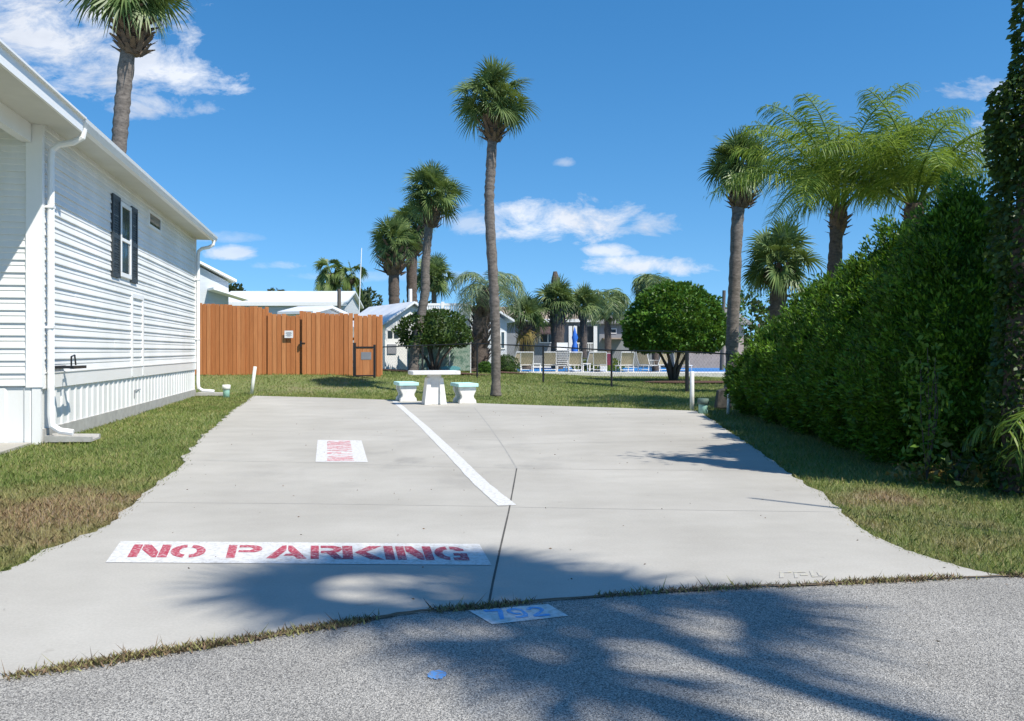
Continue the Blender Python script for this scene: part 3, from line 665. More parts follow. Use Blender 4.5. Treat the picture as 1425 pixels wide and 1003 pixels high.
def egg(u): return max(.02, (min(1, .72+u*1.1) if u < .25 else 1)*max(0, 1-max(0,(u-.16)/.85)**1.5)**.76)
def cone_egg(u): return max(.02, (min(1, .62+u*1.6) if u < .25 else 1)*(max(0, 1-max(0,(u-.2)/.81)**1.5))**.75)
def dome(u): return max(.03, math.sqrt(max(0, 1-((u-.22)/.79)**2 if u > .22 else 1-((.22-u)/.30)**2)))
def core_mesh(shape, sx, sy, sz, k, m, parent, name):
    mb = MB(); mb.tube([(0,0,sz*u) for u in np.linspace(.02,.97,14)], [1]*14, 16)
    for i in range(len(mb.v)):
        x, y, z = mb.v[i]; r = shape(z/sz)*k; q = 1+.14*noise.noise(Vector((x*2,y*2,z*2)))
        mb.v[i] = (x*r*sx*q, y*r*sy*q, z)
    return mb.build(name, m, parent, True)
# columns of arborvitae standing in a row
ha, hb = Vector((4.82, 9.15, 0)), Vector((5.22, 16.5, 0))
spec = [(0.0, 1.2, 1.3, 2.88, egg), (.22, 1.2, 1.45, 2.66, egg), (.46, 1.16, 1.45, 2.40, egg), (.71, 1.1, 1.4, 2.08, egg), (.96, 1.05, 1.3, 1.76, egg)]
hl = ['tall peaked arborvitae at the near end of the hedge beside the vine covered trunk', 'arborvitae second from the near end of the clipped hedge', 'middle arborvitae of the clipped hedge along the drive', 'arborvitae second from the far end of the clipped hedge', 'low rounded arborvitae at the far end of the hedge by the lawn']
for k, (f_, sx, sy, sz, shp) in enumerate(spec):
    p = ha.lerp(hb, f_); t = thing('arborvitae_shrub', hl[k], 'hedge shrub', p, 0, 'arborvitae shrubs forming the hedge right of the drive')
    n = (44000, 40000, 34000, 26000, 22000)[k]
    CP, CN = blob_points(int(n/95), shp, 2.6, 40+k, .16, .18); CP = CP*np.array([sx,sy,sz]); CN = unit(CN/np.array([sx,sy,sz]))
    rng = np.random.default_rng(70+k); m_ = len(CP); per = 95; ax = unit(CN*.75+np.array([0,0,.8])+rng.normal(0,.15,(m_,3)))
    big = rng.uniform(.7,1.35,(m_,1,1)); D = rng.normal(0,1,(m_,per,3)); D /= np.linalg.norm(D, axis=2, keepdims=True); tt = rng.uniform(0,1,(m_,per,1))
    wid = .15*(1-tt**2)**.5*big; P = CP[:,None,:]-CN[:,None,:]*.10+ax[:,None,:]*(tt-.35)*.40*big+D*wid*rng.uniform(.75,1,(m_,per,1))
    N = unit((D*.8+ax[:,None,:]*.9+CN[:,None,:]*.4).reshape(-1,3)); P = P.reshape(-1,3); k_ = P[:,2] > -.02; P, N = P[k_], N[k_]
    sz_l = (.066, .07, .08, .088, .09)[k]
    s1 = leaves(P, N, sz_l, sz_l*.36, .35, .1)
    P, N = blob_points(int(n*.55), shp, 3.0, 40+k, .14, .10); P = P*np.array([sx*.93,sy*.93,sz*.97]); s2 = leaves(P, unit(N/np.array([sx,sy,sz])), sz_l*1.25, sz_l*.5, .6, .5)
    link('foliage', leaf_mesh('arborvitae_foliage', [s1, s2]), t, M['hedge'])
    core_mesh(shp, sx, sy, sz, .70, M['hedge'], t, 'inner_foliage')
    b = MB(); b.tube([(0,0,-.03),(0,0,sz*.5)], [.07,.05], 8); b.build('trunk', M['bark'], t)

def tree(name, label, base, stems, cen, size, n, leaf, lw, m, shp=dome, seed=1, cat='tree', amp=.1, lump=2.5, core=.8, flop=.55, up=.1, kind=None):
    t = thing(name, label, cat, base)
    b = MB()
    for s in stems: b.tube([Vector(p) for p in s[0]], s[1], 7, .05)
    if stems: b.build('trunk', M['bark'], t, True)
    P, N = blob_points(n, shp, lump, seed, amp, .14); P = P*np.array(size)+np.array([cen[0],cen[1],cen[2]])
    V, Fc = leaves(P, unit(N/np.array(size)), leaf, leaf*lw, flop, up)
    link('crown', np_mesh('crown_leaves', V, Fc), t, m)
    if core:
        c = core_mesh(shp, size[0], size[1], size[2], core, m, t, 'inner_foliage'); c.location = cen
    return t
bs = G(937, 529); z0 = Q(940, 484, bs.y).z-bs.z; zt = Q(940, 397, bs.y).z-bs.z
stems = []
random.seed(12)
for k in range(8):
    a = k*.785; stems.append(([(.1*math.cos(a),.1*math.sin(a),-.03),(.25*math.cos(a),.25*math.sin(a),.5),(.75*math.cos(a+.3),.7*math.sin(a+.3),1.4),(1.2*math.cos(a+.3),1.1*math.sin(a+.3),2.0)], [.075,.065,.05,.03]))
tree('clipped_tree', 'green dome clipped tree on several stems by the pool fence', bs, stems, (.1,0,z0-.15), (2.12,1.9,(zt-z0)+.2), 15000, .17, .6, M['topiary'], dome, 3, amp=.17, lump=4.4, flop=.8, core=.74)
bs = onx(604, 34.2); dd = bs.y; zb = Q(604,480,dd).z-bs.z; zt = Q(604,431,dd).z-bs.z
stems = []
for k, (a, r) in enumerate(((.0,1.0),(1.1,.7),(2.0,.5),(3.1,1.0),(4.2,.6),(5.3,.7))):
    stems.append(([(.06*math.cos(a),.06*math.sin(a),-.03),(.3*r*math.cos(a),.3*r*math.sin(a),.5),(r*math.cos(a),r*.8*math.sin(a),zb+.3)], [.07,.055,.035]))
tree('round_bush_tree', 'dark rounded bush on bare branching stems before the white deck', bs, stems, (.0,0,zb-.05), (1.5,1.15,zt-zb), 4600, .14, .6, M['bush'], dome, 5, amp=.42, lump=1.9, core=.62, flop=.8)
for px, py, w, h, dd, sd, lab in ((704,517,.62,.8,0,8,'low dark shrub at the foot of the pindo palm'), (676,518,.35,.45,0,9,'small light green shrub left of the tall palm trunk')):
    bs = G(px, py); tree('low_shrub', lab, bs, [], (0,0,0), (w,w*.8,h), 1500, .09, .5, M['bush'] if sd == 8 else M['topiary'], dome, sd, 'shrub', .25, 2, .75)
bs = onx(835, 46); tree('flower_planter', 'leafy plants spilling round a white pot behind the loungers', bs, [], (0,0,.1), (1.3,.5,.75), 1500, .14, .5, M['flower'], dome, 10, 'plants', .3, 2, .7)
# vine covered trunk at the right edge
bs = G(1412, 683); d = bs.y
t = thing('vine_covered_palm', 'dark tree trunk smothered in climbing vine at the right edge', 'tree', bs)
vp = [bs]+[Q(*p, d) for p in ((1412,560),(1420,420),(1432,260),(1437,160),(1442,60),(1446,-45))]
vl = [p-bs for p in vp]
trunk_mesh(vl, .10, .08, 9).build('trunk', M['trunk_dark'], t, True)
P = []; N = []
rng = np.random.default_rng(5)
for i in range(15000):
    f_ = rng.random()**.8*5.99; k = int(f_); p = vl[k].lerp(vl[k+1], f_-k); a = rng.random()*6.283
    z = p.z; thick = .11+.13*max(0, noise.noise(Vector((a*.8, z*1.1, 2))))+ (.16 if 1.9 < z < 3.5 else .06)*(.1+rng.random())
    if (z < 1.6 and rng.random() < .4) or (z > 3.6 and rng.random() < .75): continue
    P.append((p.x+math.cos(a)*thick, p.y+math.sin(a)*thick, z)); N.append((math.cos(a), math.sin(a), -.5))
V, Fc = leaves(np.array(P), np.array(N), .06, .045, .6, -.3); link('vine_leaves', np_mesh('vine_leaves', V, Fc), t, M['vine'])
P = RNG.normal(0,1,(420,3))*np.array([.22,.2,.25])+np.array(vl[-1])+np.array([.25,0,.15]); V, Fc = leaves(P, RNG.normal(0,1,(420,3)), .10, .05, .5)
link('crown', np_mesh('vine_crown', V, Fc), t, M['vine'])
bs = Vector((4.92, 7.1, -.02)); t = thing('palm_seedling', 'young yellow green palm fronds poking in at the right edge', 'palm', bs)
mb = MB(); random.seed(3)
for az, el, L in ((2.7,1.35,1.35),(3.3,1.3,1.1),(3.5,1.42,1.5),(2.2,1.2,1.1),(1.2,1.2,1.4),(4.4,1.35,1.1),(5.5,1.0,1.3)): pinnate(mb, Vector((0,0,.1)), az, el, L, 1.7, 40, .30, .2, .02, .8)
mb.build('fronds', M['queen'], t)
# light climbing leaves and small plants at the hedge foot
def sprig(name, label, px, py, w, h, n, leaf, m, seed, cat='plant', d=None, up=.3):
    bs = G(px, py) if d is None else Q(px, py, d); rng = np.random.default_rng(seed)
    t = thing(name, label, cat, bs); P = rng.normal(0, 1, (n,3))*np.array([w*.33,w*.3,h*.28])+np.array([0,0,h*.5]); P[:,2] = np.abs(P[:,2])
    V, Fc = leaves(P, unit(rng.normal(0,1,(n,3))), leaf, leaf*.5, .5, up); link('leaves', np_mesh('sprig_leaves', V, Fc), t, m)
    mb = MB(); random.seed(seed)
    for k in range(7):
        mb.tube([(0,0,0),(random.uniform(-.3,.3)*w, random.uniform(-.3,.3)*w, h*.5),(random.uniform(-.5,.5)*w, random.uniform(-.4,.4)*w, h*random.uniform(.7,1))], [.006,.005,.003], 5)
    mb.build('stem', M['bark'], t); return t
sprig('young_vine', 'bright leafed young shrub growing up the front of the hedge', 1290, 668, .34, 1.25, 420, .075, M['vine_bright'], 3)
sprig('leafy_plant', 'small broad leafed plant at the hedge foot beside dry leaves', 1333, 676, .30, .34, 90, .10, M['bush'], 6)
sprig('leafy_plant', 'thin vine seedling climbing at the foot of the vine covered trunk', 1385, 677, .22, 1.0, 170, .07, M['vine_bright'], 7)
bs = G(1310, 666); P = RNG.normal(0,1,(260,3))*np.array([.22,.12,.05])+np.array([0,0,.03]); P[:,2] = np.abs(P[:,2])
V, Fc = leaves(P, RNG.normal(0,1,(260,3)), .10, .04, .5); dl = link('dry_leaves', np_mesh('dry_leaves', V, Fc), None, M['dead']); dl.location = bs; tag(dl, kind='stuff')

# trees and poles standing outside the picture, which throw its shadows
SUN = Vector((.775,-.632,0)).normalized(); EL = rad(52)
def toward_sun(p, h): return Vector((p.x, p.y, 0))+SUN*(h/math.tan(EL))+Vector((0,0,h))
FS = fan_crown(11, 1.0, 20, .25, -25, 70, .045, .5, 55)
def shadow_palm(label, pts, R, rz):
    P = [toward_sun(Vector((x, y, 0)), h) for x, y, h in pts]; f_ = P[0]; bs = Vector((f_.x+.15, f_.y-.1, -.03))
    palm('cabbage_palm', label, bs, [bs]+P, .12, .07, FS, M['sabal'], R, rz=rz)
shadow_palm('cabbage palm across the street whose shadow falls on the road right of the lot number', [(4.6,.1,4),(1.345,2.74,8.5),(.5,3.85,10.5)], 1.3, .3)
shadow_palm('taller cabbage palm across the street whose shadow falls by the painted words', [(5.0,-.7,4.2),(.67,2.74,9.8),(.30,3.45,10.7),(-.50,4.2,12)], 1.45, 1.2)
bs = Vector((6.95, 7.35, -.03))
tree('shade_tree', 'broad shade tree right of the hedge, outside the picture', bs, [([(0,0,0),(0,0,2),(.1,0,4.2)], [.16,.13,.1])], (0,0,3.7), (1.5,1.25,2.3), 5000, .22, .55, M['bush'], dome, 22, amp=.3, lump=1.6, core=.7)

# ------------------------------------------------------------------ wooden fence
FD = 28.0
fence = thing('wooden_fence', 'orange stained board fence with a closed gate across the back of the lawn', 'fence', onx(400, FD))
fo = fence.location.copy()
def boards(name, x0, x1, y0, y1, zt0, zt1, d0, d1, wid=.14, post=False):
    b = MB(); n = max(1, int((x1-x0)/F*FD/wid)); random.seed(int(x0))
    for i in range(n):
        p0 = x0+(x1-x0)*i/n; p1 = x0+(x1-x0)*(i+1)/n; d = d0+(d1-d0)*i/n+random.uniform(-.012,.012); f_ = (i+.5)/n
        zt = Q(0, zt0+(zt1-zt0)*f_, d).z+random.uniform(-.04,.03); zb = Q(0, y0+(y1-y0)*f_, d).z-.05
        a = (p0-CX)*d/F+.001; c = (p1-CX)*d/F-.012-random.random()*.008
        b.box(a-fo.x, c-fo.x, d-fo.y, d+.022-fo.y, zb-fo.z, zt-fo.z)
        if i < n-1: b.box(c-.03-fo.x, c+.045-fo.x, d+.045-fo.y, d+.062-fo.y, zb-fo.z, zt-.05-fo.z)
    return b.build(name, M['board'], fence)
boards('board_panel', 270, 371, 519, 521, 420, 428.5, 27.7, 28)
gate = boards('gate', 372.5, 418, 522, 523, 436, 439, 28.05, 28.05)
boards('board_panel', 420.5, 491.5, 522.5, 523.5, 433.5, 437, 27.97, 28.03)
boards('board_panel', 492.5, 530.5, 523.5, 524.5, 437, 439.5, 28.03, 28.06)
b = MB()
for px, yt in ((371.3,427),(419.5,432.5),(530,438)):
    q = Q(px, yt, 28.16)-fo; b.box(q.x-.05, q.x+.05, q.y-.05, q.y+.05, -.05, q.z)
for z in (.35, 1.1, 1.75): b.box(Q(270,0,28).x-fo.x, Q(530,0,28).x-fo.x, .12, .16, z, z+.09)
b.build('fence_post', M['board'], fence)
b = MB(); q = Q(418.6, 477, 28.0)-fo; b.box(q.x-.02, q.x+.03, q.y-.05, q.y, q.z-.12, q.z+.06); b.box(q.x-.01, q.x+.16, q.y-.06, q.y-.04, q.z-.02, q.z+.01); b.build('latch', M['black'], gate)
sg = thing('notice_sign', 'small white notice fixed to the wooden gate', 'sign', Q(402, 465, 27.98))
b = MB(); b.box(-.14,.14,-.012,0,-.12,.12); b.build('panel', M['plastic'], sg)
b = MB()
for z, w in ((.06,.08),(.03,.10),(0,.07),(-.03,.10),(-.06,.06)): b.box(-w, w, -.015,-.013, z-.007, z+.007)
b.build('printing', M['wall_grey'], sg)
# small framed gate at the fence end
g = thing('small_gate', 'low black framed gate with orange boards at the right end of the wooden fence', 'gate', onx(508, 27.4)); go = g.location.copy()
x0, x1 = Q(494,0,27.4).x-go.x, Q(521,0,27.4).x-go.x; zt = Q(0,482,27.4).z-go.z
b = MB(); b.box(x0-.06, x0+.03, -.03, .03, -.03, zt+.12); b.box(x1-.03, x1+.04, -.03, .03, -.03, zt+.06); b.box(x0, x1, -.025, .025, zt-.05, zt); b.box(x0, x1, -.025, .025, .02, .06); b.build('frame', M['black'], g)
b = MB(); n = 5
for i in range(n): b.box(x0+.04+(x1-x0-.08)*i/n, x0+.03+(x1-x0-.08)*(i+1)/n, -.012, .012, .06, zt-.05)
b.build('board_panel', M['board'], g)
b = MB(); b.box(x0+.2, x1-.1, -.02,-.013, zt-.42, zt-.18); b.build('plate', M['wall_grey'], g)

# ------------------------------------------------------------------ black pool fence
cf = thing('chain_link_fence', 'low black chain link fence with top rail between lawn and pool', 'fence', onx(756, 30)); co = cf.location.copy()
posts = [(524,523,483,29.3),(588,522,480.5,32),(664,523,478,31.6),(756,530,481.7,30.1),(851,538,487.3,28.6),(956,547,489.5,25.7),(1014,551,492.5,25.2),(1075,556,497,24.6)]
bt = []
for px, yb, yt, d in posts:
    p = onx(px, d); top = Q(px, yt, d); bt.append((p-co, Vector((p.x, p.y, top.z))-co))
    b = MB(); b.tube([p-co-Vector((0,0,.1)), bt[-1][1]+Vector((0,0,.03))], .034 if px != 956 else .06, 8); b.build('post', M['black'], cf)
b = MB()
for a, c in zip(bt, bt[1:]): b.tube([a[1], c[1]], .024, 6)
b.build('top_rail', M['black'], cf)
b = MB()
for a, c in zip(bt, bt[1:]):
    L = (c[0]-a[0]).length; H = 1.0; n = int(L/.10)
    for i in range(-8, n):
        for sg_ in (0, 1):
            pa = []
            s0, s1 = i/n, (i+8)/n
            f0, f1 = max(0, s0), min(1, s1)
            if f1 <= f0: continue
            v0, v1 = (f0-s0)/(s1-s0), (f1-s0)/(s1-s0)
            if sg_: v0, v1 = 1-v0, 1-v1
            q0 = a[0].lerp(c[0], f0).lerp(a[1].lerp(c[1], f0), v0); q1 = a[0].lerp(c[0], f1).lerp(a[1].lerp(c[1], f1), v1)
            b.bar(q0, q1, .0022)
b.build('wire_mesh', M['black'], cf)

# ------------------------------------------------------------------ concrete table and benches
tb = G(604, 562.5)
t = thing('picnic_table', 'white concrete table on a flared pedestal at the far edge of the slab', 'table', tb, rad(15))
b = MB(); b.prism([(-.52,-.33),(.52,-.33),(.55,-.28),(.55,.28),(.52,.33),(-.52,.33),(-.55,.28),(-.55,-.28)], lambda x, y: (x,y,.67), lambda x, y: (x,y,.755)); b.build('tabletop', M['tabletop'], t, bevel=.012)
def flare(mb, x0, x1, yw0, yw1, z0, z1):
    mb.add([(x0[0],-yw0,z0),(x1[0],-yw0,z0),(x1[0],yw0,z0),(x0[0],yw0,z0),(x0[1],-yw1,z1),(x1[1],-yw1,z1),(x1[1],yw1,z1),(x0[1],yw1,z1)], [(3,2,1,0),(4,5,6,7),(0,1,5,4),(1,2,6,5),(2,3,7,6),(3,0,4,7)])
b = MB(); flare(b, (-.20,-.14), (.20,.14), .16, .13, 0, .67); flare(b, (-.25,-.18), (-.10,-.10), .23, .17, 0, .6); flare(b, (.10,.10), (.25,.18), .23, .17, 0, .6); b.build('pedestal', M['tabletop'], t, bevel=.01)
def bench(px, py, label):
    t = thing('concrete_bench', label, 'bench', G(px, py), rad(17), 'concrete benches at the table')
    b = MB(); b.prism([(-.235,-.42),(.235,-.42),(.235,.42),(-.235,.42)], lambda x, y: (x,y,.375), lambda x, y: (x,y,.455)); b.build('seat', M['aqua'], t, bevel=.012)
    for y in (-.30, .24):
        b = MB(); prof = [(-.20,0),(.20,0),(.19,.07),(.145,.12),(.135,.17),(.165,.23),(.19,.29),(.19,.374),(-.19,.374),(-.19,.29),(-.165,.23),(-.135,.17),(-.145,.12),(-.19,.07)]
        b.prism(prof, lambda x, z: (x,y-.06,z), lambda x, z: (x,y+.09,z)); b.build('leg', M['tabletop'], t, bevel=.006)
    return t
bench(565, 557.5, 'mint topped concrete bench left of the white table'); bench(646, 560, 'mint topped concrete bench right of the white table')

# ------------------------------------------------------------------ small utility pieces
def stub(name, label, px, py, h, r, m, capm=None, tilt=(0,0), cat='pipe'):
    p = G(px, py); t = thing(name, label, cat, p); b = MB(); tp = Vector((tilt[0], tilt[1], h))
    b.tube([Vector((0,0,-.05)), tp*.4, tp*.99, tp], [r,r,r,r*.8], 12); b.build('pipe', m, t, True)
    if capm:
        b = MB(); b.tube([tp*.62, tp*.64, tp*1.0, tp*1.02], [r*1.1,r*1.22,r*1.22,r*.9], 14); b.build('cap', capm, t, True)
    return t
stub('marker_post', 'leaning white pipe post on the lawn at the left corner of the slab', 350, 547, .74, .048, M['pvc'], None, (.10,0), 'post')
stub('cleanout_pipe', 'short pale green capped pipe in the grass near the house', 315, 552, .31, .085, M['cap_green'], M['pvc'])
stub('marker_post', 'upright white pipe post at the right far corner of the slab', 963, 570, .78, .045, M['pvc'], None, (.0,0), 'post')
stub('utility_pedestal', 'short weathered green utility stub beside the right white post', 978.5, 575, .28, .09, M['cap_green'], M['box_green'], (0,0), 'utility box')
p = G(1006, 567); t = thing('boundary_stone', 'dark upright stone block against the far end of the hedge', 'stone', p)
b = MB(); b.prism([(-.17,-.12),(.17,-.12),(.17,.12),(-.17,.12)], lambda x, y: (x,y,-.02), lambda x, y: (x*.7,y*.8,.40+x*.2)); b.build('block', M['stone'], t, bevel=.03)
stub('marker_stake', 'thin pale stake standing right of the dark stone', 1013, 574, .38, .03, M['pvc'], None, (.02,0), 'stake')
p = G(1413, 676); t = thing('plant_pot', 'black plastic pot at the foot of the vine covered trunk', 'pot', p+Vector((-.06,-.10,0)))
b = MB(); b.tube([(0,0,0),(0,0,.17),(0,0,.20),(0,0,.21)], [.08,.105,.115,.10], 16); b.build('pot', M['black'], t, True)

# ------------------------------------------------------------------ background houses
def house(name, label, px0, px1, d, depth, ye, yr, wallm, roofm, rz=0, ridge='x', over=.3, zb=None, win=(), cat='house', fascia=None):
    a, c = (px0-CX)*d/F, (px1-CX)*d/F; w = c-a; base = Vector(((a+c)/2, d, gz((a+c)/2, d)-.05))
    t = thing(name, label, cat, base, rz); ez = HC+(HY-ye)*d/F-base.z; rzv = HC+(HY-yr)*d/F-base.z
    b = MB(); b.box(-w/2, w/2, 0, depth, 0, ez)
    b.build('wall', wallm, t)
    b = MB(); h = w/2+over
    if ridge == 'x':
        b.prism([(-over,ez),(depth/2,rzv),(depth+over,ez),(depth+over,ez+.12),(depth/2,rzv+.12),(-over,ez+.12)], lambda p, q: (-h,p,q), lambda p, q: (h,p,q))
        g2 = MB(); g2.prism([(0,ez),(depth/2,rzv-.02),(depth,ez)], lambda p, q: (-w/2+.01,p,q), lambda p, q: (w/2-.01,p,q)); g2.build('gable', wallm, t)
    else:
        b.prism([(-h,ez),(0,rzv),(h,ez),(h,ez+.12),(0,rzv+.12),(-h,ez+.12)], lambda p, q: (p,-over,q), lambda p, q: (p,depth+over,q))
        g2 = MB(); g2.prism([(-w/2,ez),(0,rzv-.02),(w/2,ez)], lambda p, q: (p,.01,q), lambda p, q: (p,depth-.01,q)); g2.build('gable', wallm, t)
    b.build('roof', roofm, t)
    if fascia:
        f2 = MB(); f2.box(-h-.01, h+.01, -over-.04, -over-.004, ez-.12, ez+.11); f2.build('fascia', fascia, t)
    for (wx0, wx1, wy0, wy1) in win:
        x0, x1 = (wx0-CX)*d/F-base.x, (wx1-CX)*d/F-base.x; z1, z0 = HC+(HY-wy0)*d/F-base.z, HC+(HY-wy1)*d/F-base.z
        f2 = MB(); e = .06
        for q in ((x0-e,x1+e,z0-e,z0),(x0-e,x1+e,z1,z1+e),(x0-e,x0,z0,z1),(x1,x1+e,z0,z1),((x0+x1)/2-.03,(x0+x1)/2+.03,z0,z1)): f2.box(q[0], q[1], -.05, .01, q[2], q[3])
        wo = f2.build('window', M['trim'], t); f3 = MB(); f3.box(x0, x1, -.02, -.005, z0, z1); f3.build('pane', M['glass'], wo)
    return t
h = house('neighbour_house', 'pale grey sided gable house behind the left end of the wooden fence', 105, 317, 39, 9, 387.5, 334, M['wall_blue'], M['trim'], rad(35), 'y', .3)
b = MB(); b.prism([(1.9,3.0),(3.55,2.55),(3.55,2.45),(1.9,2.9)], lambda p, q: (p+.6,-1.0,q+.75), lambda p, q: (p+.6,-.02,q+.75)); b.build('lean_to_roof', M['trim'], h)
house('long_mobile_home', 'long white mobile home with white metal roof beyond the wooden fence', 306, 478, 56, 6, 423, 403, M['wall_blue'], M['roof_metal'], 0, 'x', .25, fascia=M['trim'])
house('garden_shed', 'small white gabled shed roof peeping over the fence gate', 392, 436, 38, 3, 437, 427, M['white'], M['roof_metal'], rad(-18), 'x', .2, cat='shed')
# white shed at the fence end, turned so that a roof slope and a gable show
rs = Q(574, 518, 36.4); rs.z = gz(rs.x, rs.y)-.05
sh = thing('pool_shed', 'white gabled shed with two tiny dark windows right of the wooden fence', 'shed', rs, rad(30))
ez, rzv, hw = 2.05, 2.86, 1.25
b = MB(); b.box(-hw, hw, 0, 5, 0, ez); b.prism([(-hw,ez),(0,rzv),(hw,ez)], lambda p, q: (p,.003,q), lambda p, q: (p,4.99,q)); b.build('wall', M['white'], sh)
b = MB(); o_ = .28; b.prism([(-hw-o_,ez-.18),(0,rzv+.03),(hw+o_,ez-.18),(hw+o_,ez-.10),(0,rzv+.12),(-hw-o_,ez-.10)], lambda p, q: (p,-.25,q), lambda p, q: (p,5.25,q)); b.build('roof', M['roof_metal'], sh)
for x in (-1.12, -.84): b = MB(); b.box(x, x+.2, -.03, -.002, 1.42, 1.72); b.build('window', M['glass'], sh)
b = MB(); b.box(-1.15, -.75, -.05, -.002, .75, 1.15); b.build('meter_box', M['wall_grey'], sh)
# raised white deck with balustrade
dk = thing('raised_deck', 'white raised deck with balustrade railing above the green screen', 'deck', onx(615, 41)); do = dk.location.copy()
x0, x1 = Q(578,0,41).x-do.x, Q(653,0,41).x-do.x; zf = Q(0,447,41).z-do.z; zr = Q(0,421,41).z-do.z
b = MB(); b.box(x0, x1, 0, 3, zf-.22, zf); b.build('platform', M['trim'], dk)
b = MB(); b.box(x0+.06, x1-.06, -.03, .05, zr-.14, zr-.03); b.box(x0+.06, x1-.06, -.02, .04, zf+.06, zf+.12); b.box(x1-.05, x1+.03, .07, 2.94, zr-.10, zr-.03)
n = 22
for i in range(n): xx = x0+.1+(x1-x0-.2)*(i+.5)/n; b.box(xx-.04, xx+.04, -.01, .03, zf+.12, zr-.10)
b.build('railing', M['trim'], dk)
for xx, yy in ((x0,0),(x1-.06,0),((x0+x1)/2,0),(x0,2.9),(x1-.06,2.9)):
    b = MB(); b.box(xx-.05, xx+.09, yy-.06, yy+.08, -.05, zr+.04); b.build('post', M['trim'], dk)
b = MB(); b.box(x0+.1, x1-.15, .5, .56, .02, zf-.25); b.build('under_wall', M['white'], dk)
ms = thing('painted_screen', 'green painted garden mural screen standing under the white deck', 'screen', onx(609, 35.7)); mo = ms.location.copy()
a_, c_ = Q(567,0,35.7).x-mo.x, Q(655,0,35.7).x-mo.x; z1 = Q(0,472,35.7).z-mo.z
for i in range(3):
    q0, q1 = a_+(c_-a_)*i/3, a_+(c_-a_)*(i+1)/3; b = MB(); b.box(q0+.02, q1-.02, 0, .04, .05, z1-.08*(i == 0)); b.build('panel', M['mural'], ms)
for i in range(4): q0 = a_+(c_-a_)*i/3; b = MB(); b.box(q0-.018, q0+.018, -.01, .05, -.05, z1); b.build('frame_post', M['trim'], ms)
b = MB(); b.prism([(-.35+.38*math.cos(k*.39)*1.1, .14+.11*math.sin(k*.39)) for k in range(16)], lambda x, z: (x+.9,-.012,z), lambda x, z: (x+.9,-.004,z)); b.build('painted_pond', mat('turquoise_paint', (.10,.38,.42), (.16,.42,.42), 6), ms)
h = house('grey_sided_house', 'pale blue grey sided cottage behind the pindo palm', 646, 706, 46, 6, 448, 424, M['wall_blue'], M['roof_metal'], rad(12), 'y', .35, win=((692,702,462,484),))
# tan roofed house with porch and awning
h = house('porch_house', 'grey house with tan shingle roof, brown awning and white porch posts', 690, 828, 62, 8, 446, 425, M['wall_grey'], M['roof_tan'], 0, 'x', .35, win=((752,773,465,476),), fascia=M['trim'])
ho = h.location.copy(); S = lambda px, py: Vector(((px-CX)*62/F-ho.x, 0, HC+(HY-py)*62/F-ho.z))
q0, q1 = S(738,451), S(776,463); b = MB(); b.add([(q0.x,-.003,q0.z),(q1.x,-.003,q0.z),(q1.x,-.75,q1.z),(q0.x,-.75,q1.z),(q1.x,-.75,q1.z-.12),(q0.x,-.75,q1.z-.12),(q0.x,-.003,q0.z-.06),(q1.x,-.003,q0.z-.06)], [(0,1,2,3),(3,2,4,5),(5,4,7,6)]); b.build('awning', M['awning'], h)
q0, q1 = S(792,454), S(829,487); b = MB(); b.box(q0.x, q1.x, -.01, .002, q1.z, q0.z); b.build('porch_shade_panel', M['shutter'], h)  # dark panel on the solid wall, porch shade put into its colour
for px in (793.5, 800, 812, 828): x = S(px,0).x; b = MB(); b.box(x-.13, x+.13, -.34, -.10, 0, q0.z+.02); b.build('porch_post', M['trim'], h)
b = MB(); zz = S(0,478).z; b.box(q0.x, q1.x, -.3, -.24, zz, zz+.07)
for i in range(16): x = q0.x+(q1.x-q0.x)*(i+.5)/16; b.box(x-.025, x+.025, -.29, -.25, zz-.55, zz)
b.build('porch_railing', M['trim'], h)
h = house('dark_grey_house', 'dark grey house with small high window left of the clipped tree', 834, 930, 70, 8, 451, 436, M['wall_grey'], M['roof_grey'], 0, 'x', .4, win=((843,857,458,463),))
b = MB(); ho = h.location; x0 = (838-CX)*70/F-ho.x; x1 = (866-CX)*70/F-ho.x; b.box(x0, x1, -1.1, -.003, HC+16*70/F-ho.z, HC+18*70/F-ho.z); b.build('door_canopy', M['wall_tan'], h)
house('tan_house', 'brown tan walled house behind the clipped tree and long palm trunk', 940, 1035, 54, 8, 452, 428, M['wall_tan'], M['roof_grey'], 0, 'x', .4, win=((957,975,468,484),(985,996,470,482)))

# ------------------------------------------------------------------ pool area
b = MB(); pd = [(-2,43.2),(18,41.5),(20,60),(-2,60)]; b.prism(pd, lambda x, y: (x,y,.11), lambda x, y: (x,y,-.1)); tag(b.build('pool_deck', M['deckfloor']), kind='structure')
b = MB(); b.prism([(-.2,45.2),(14,44.2),(15,54.5),(-.2,55)], lambda x, y: (x,y,.115), lambda x, y: (x,y,.112)); tag(b.build('pool_water', M['water']), kind='structure')
def mulch(cx, cy, rx, ry, amp=.2):
    b = MB(); n = 40; out = []
    for i in range(n):
        a = 2*math.pi*i/n; k = 1+amp*noise.noise(Vector((math.cos(a)*1.4, math.sin(a)*1.4, cx))); x, y = cx+rx*math.cos(a)*k, cy+ry*math.sin(a)*k; out.append((x, y, gz(x,y)+.03))
    b.add([(cx,cy,gz(cx,cy)+.07)]+out, [(0,i+1,(i+1)%n+1) for i in range(n)]); tag(b.build('mulch_bed', M['mulch']), kind='structure')
p = onx(600,34.4); mulch(p.x, p.y, 2.4, 1.2); p = G(690,518); mulch(p.x, p.y, 1.6, 1.0); p = G(965,532); mulch(p.x+.6, p.y, 2.8, 1.1)
ln0 = thing('sun_lounger', 'white framed tan sling lounger', 'sun lounger', (0,0,0))
fr = MB()
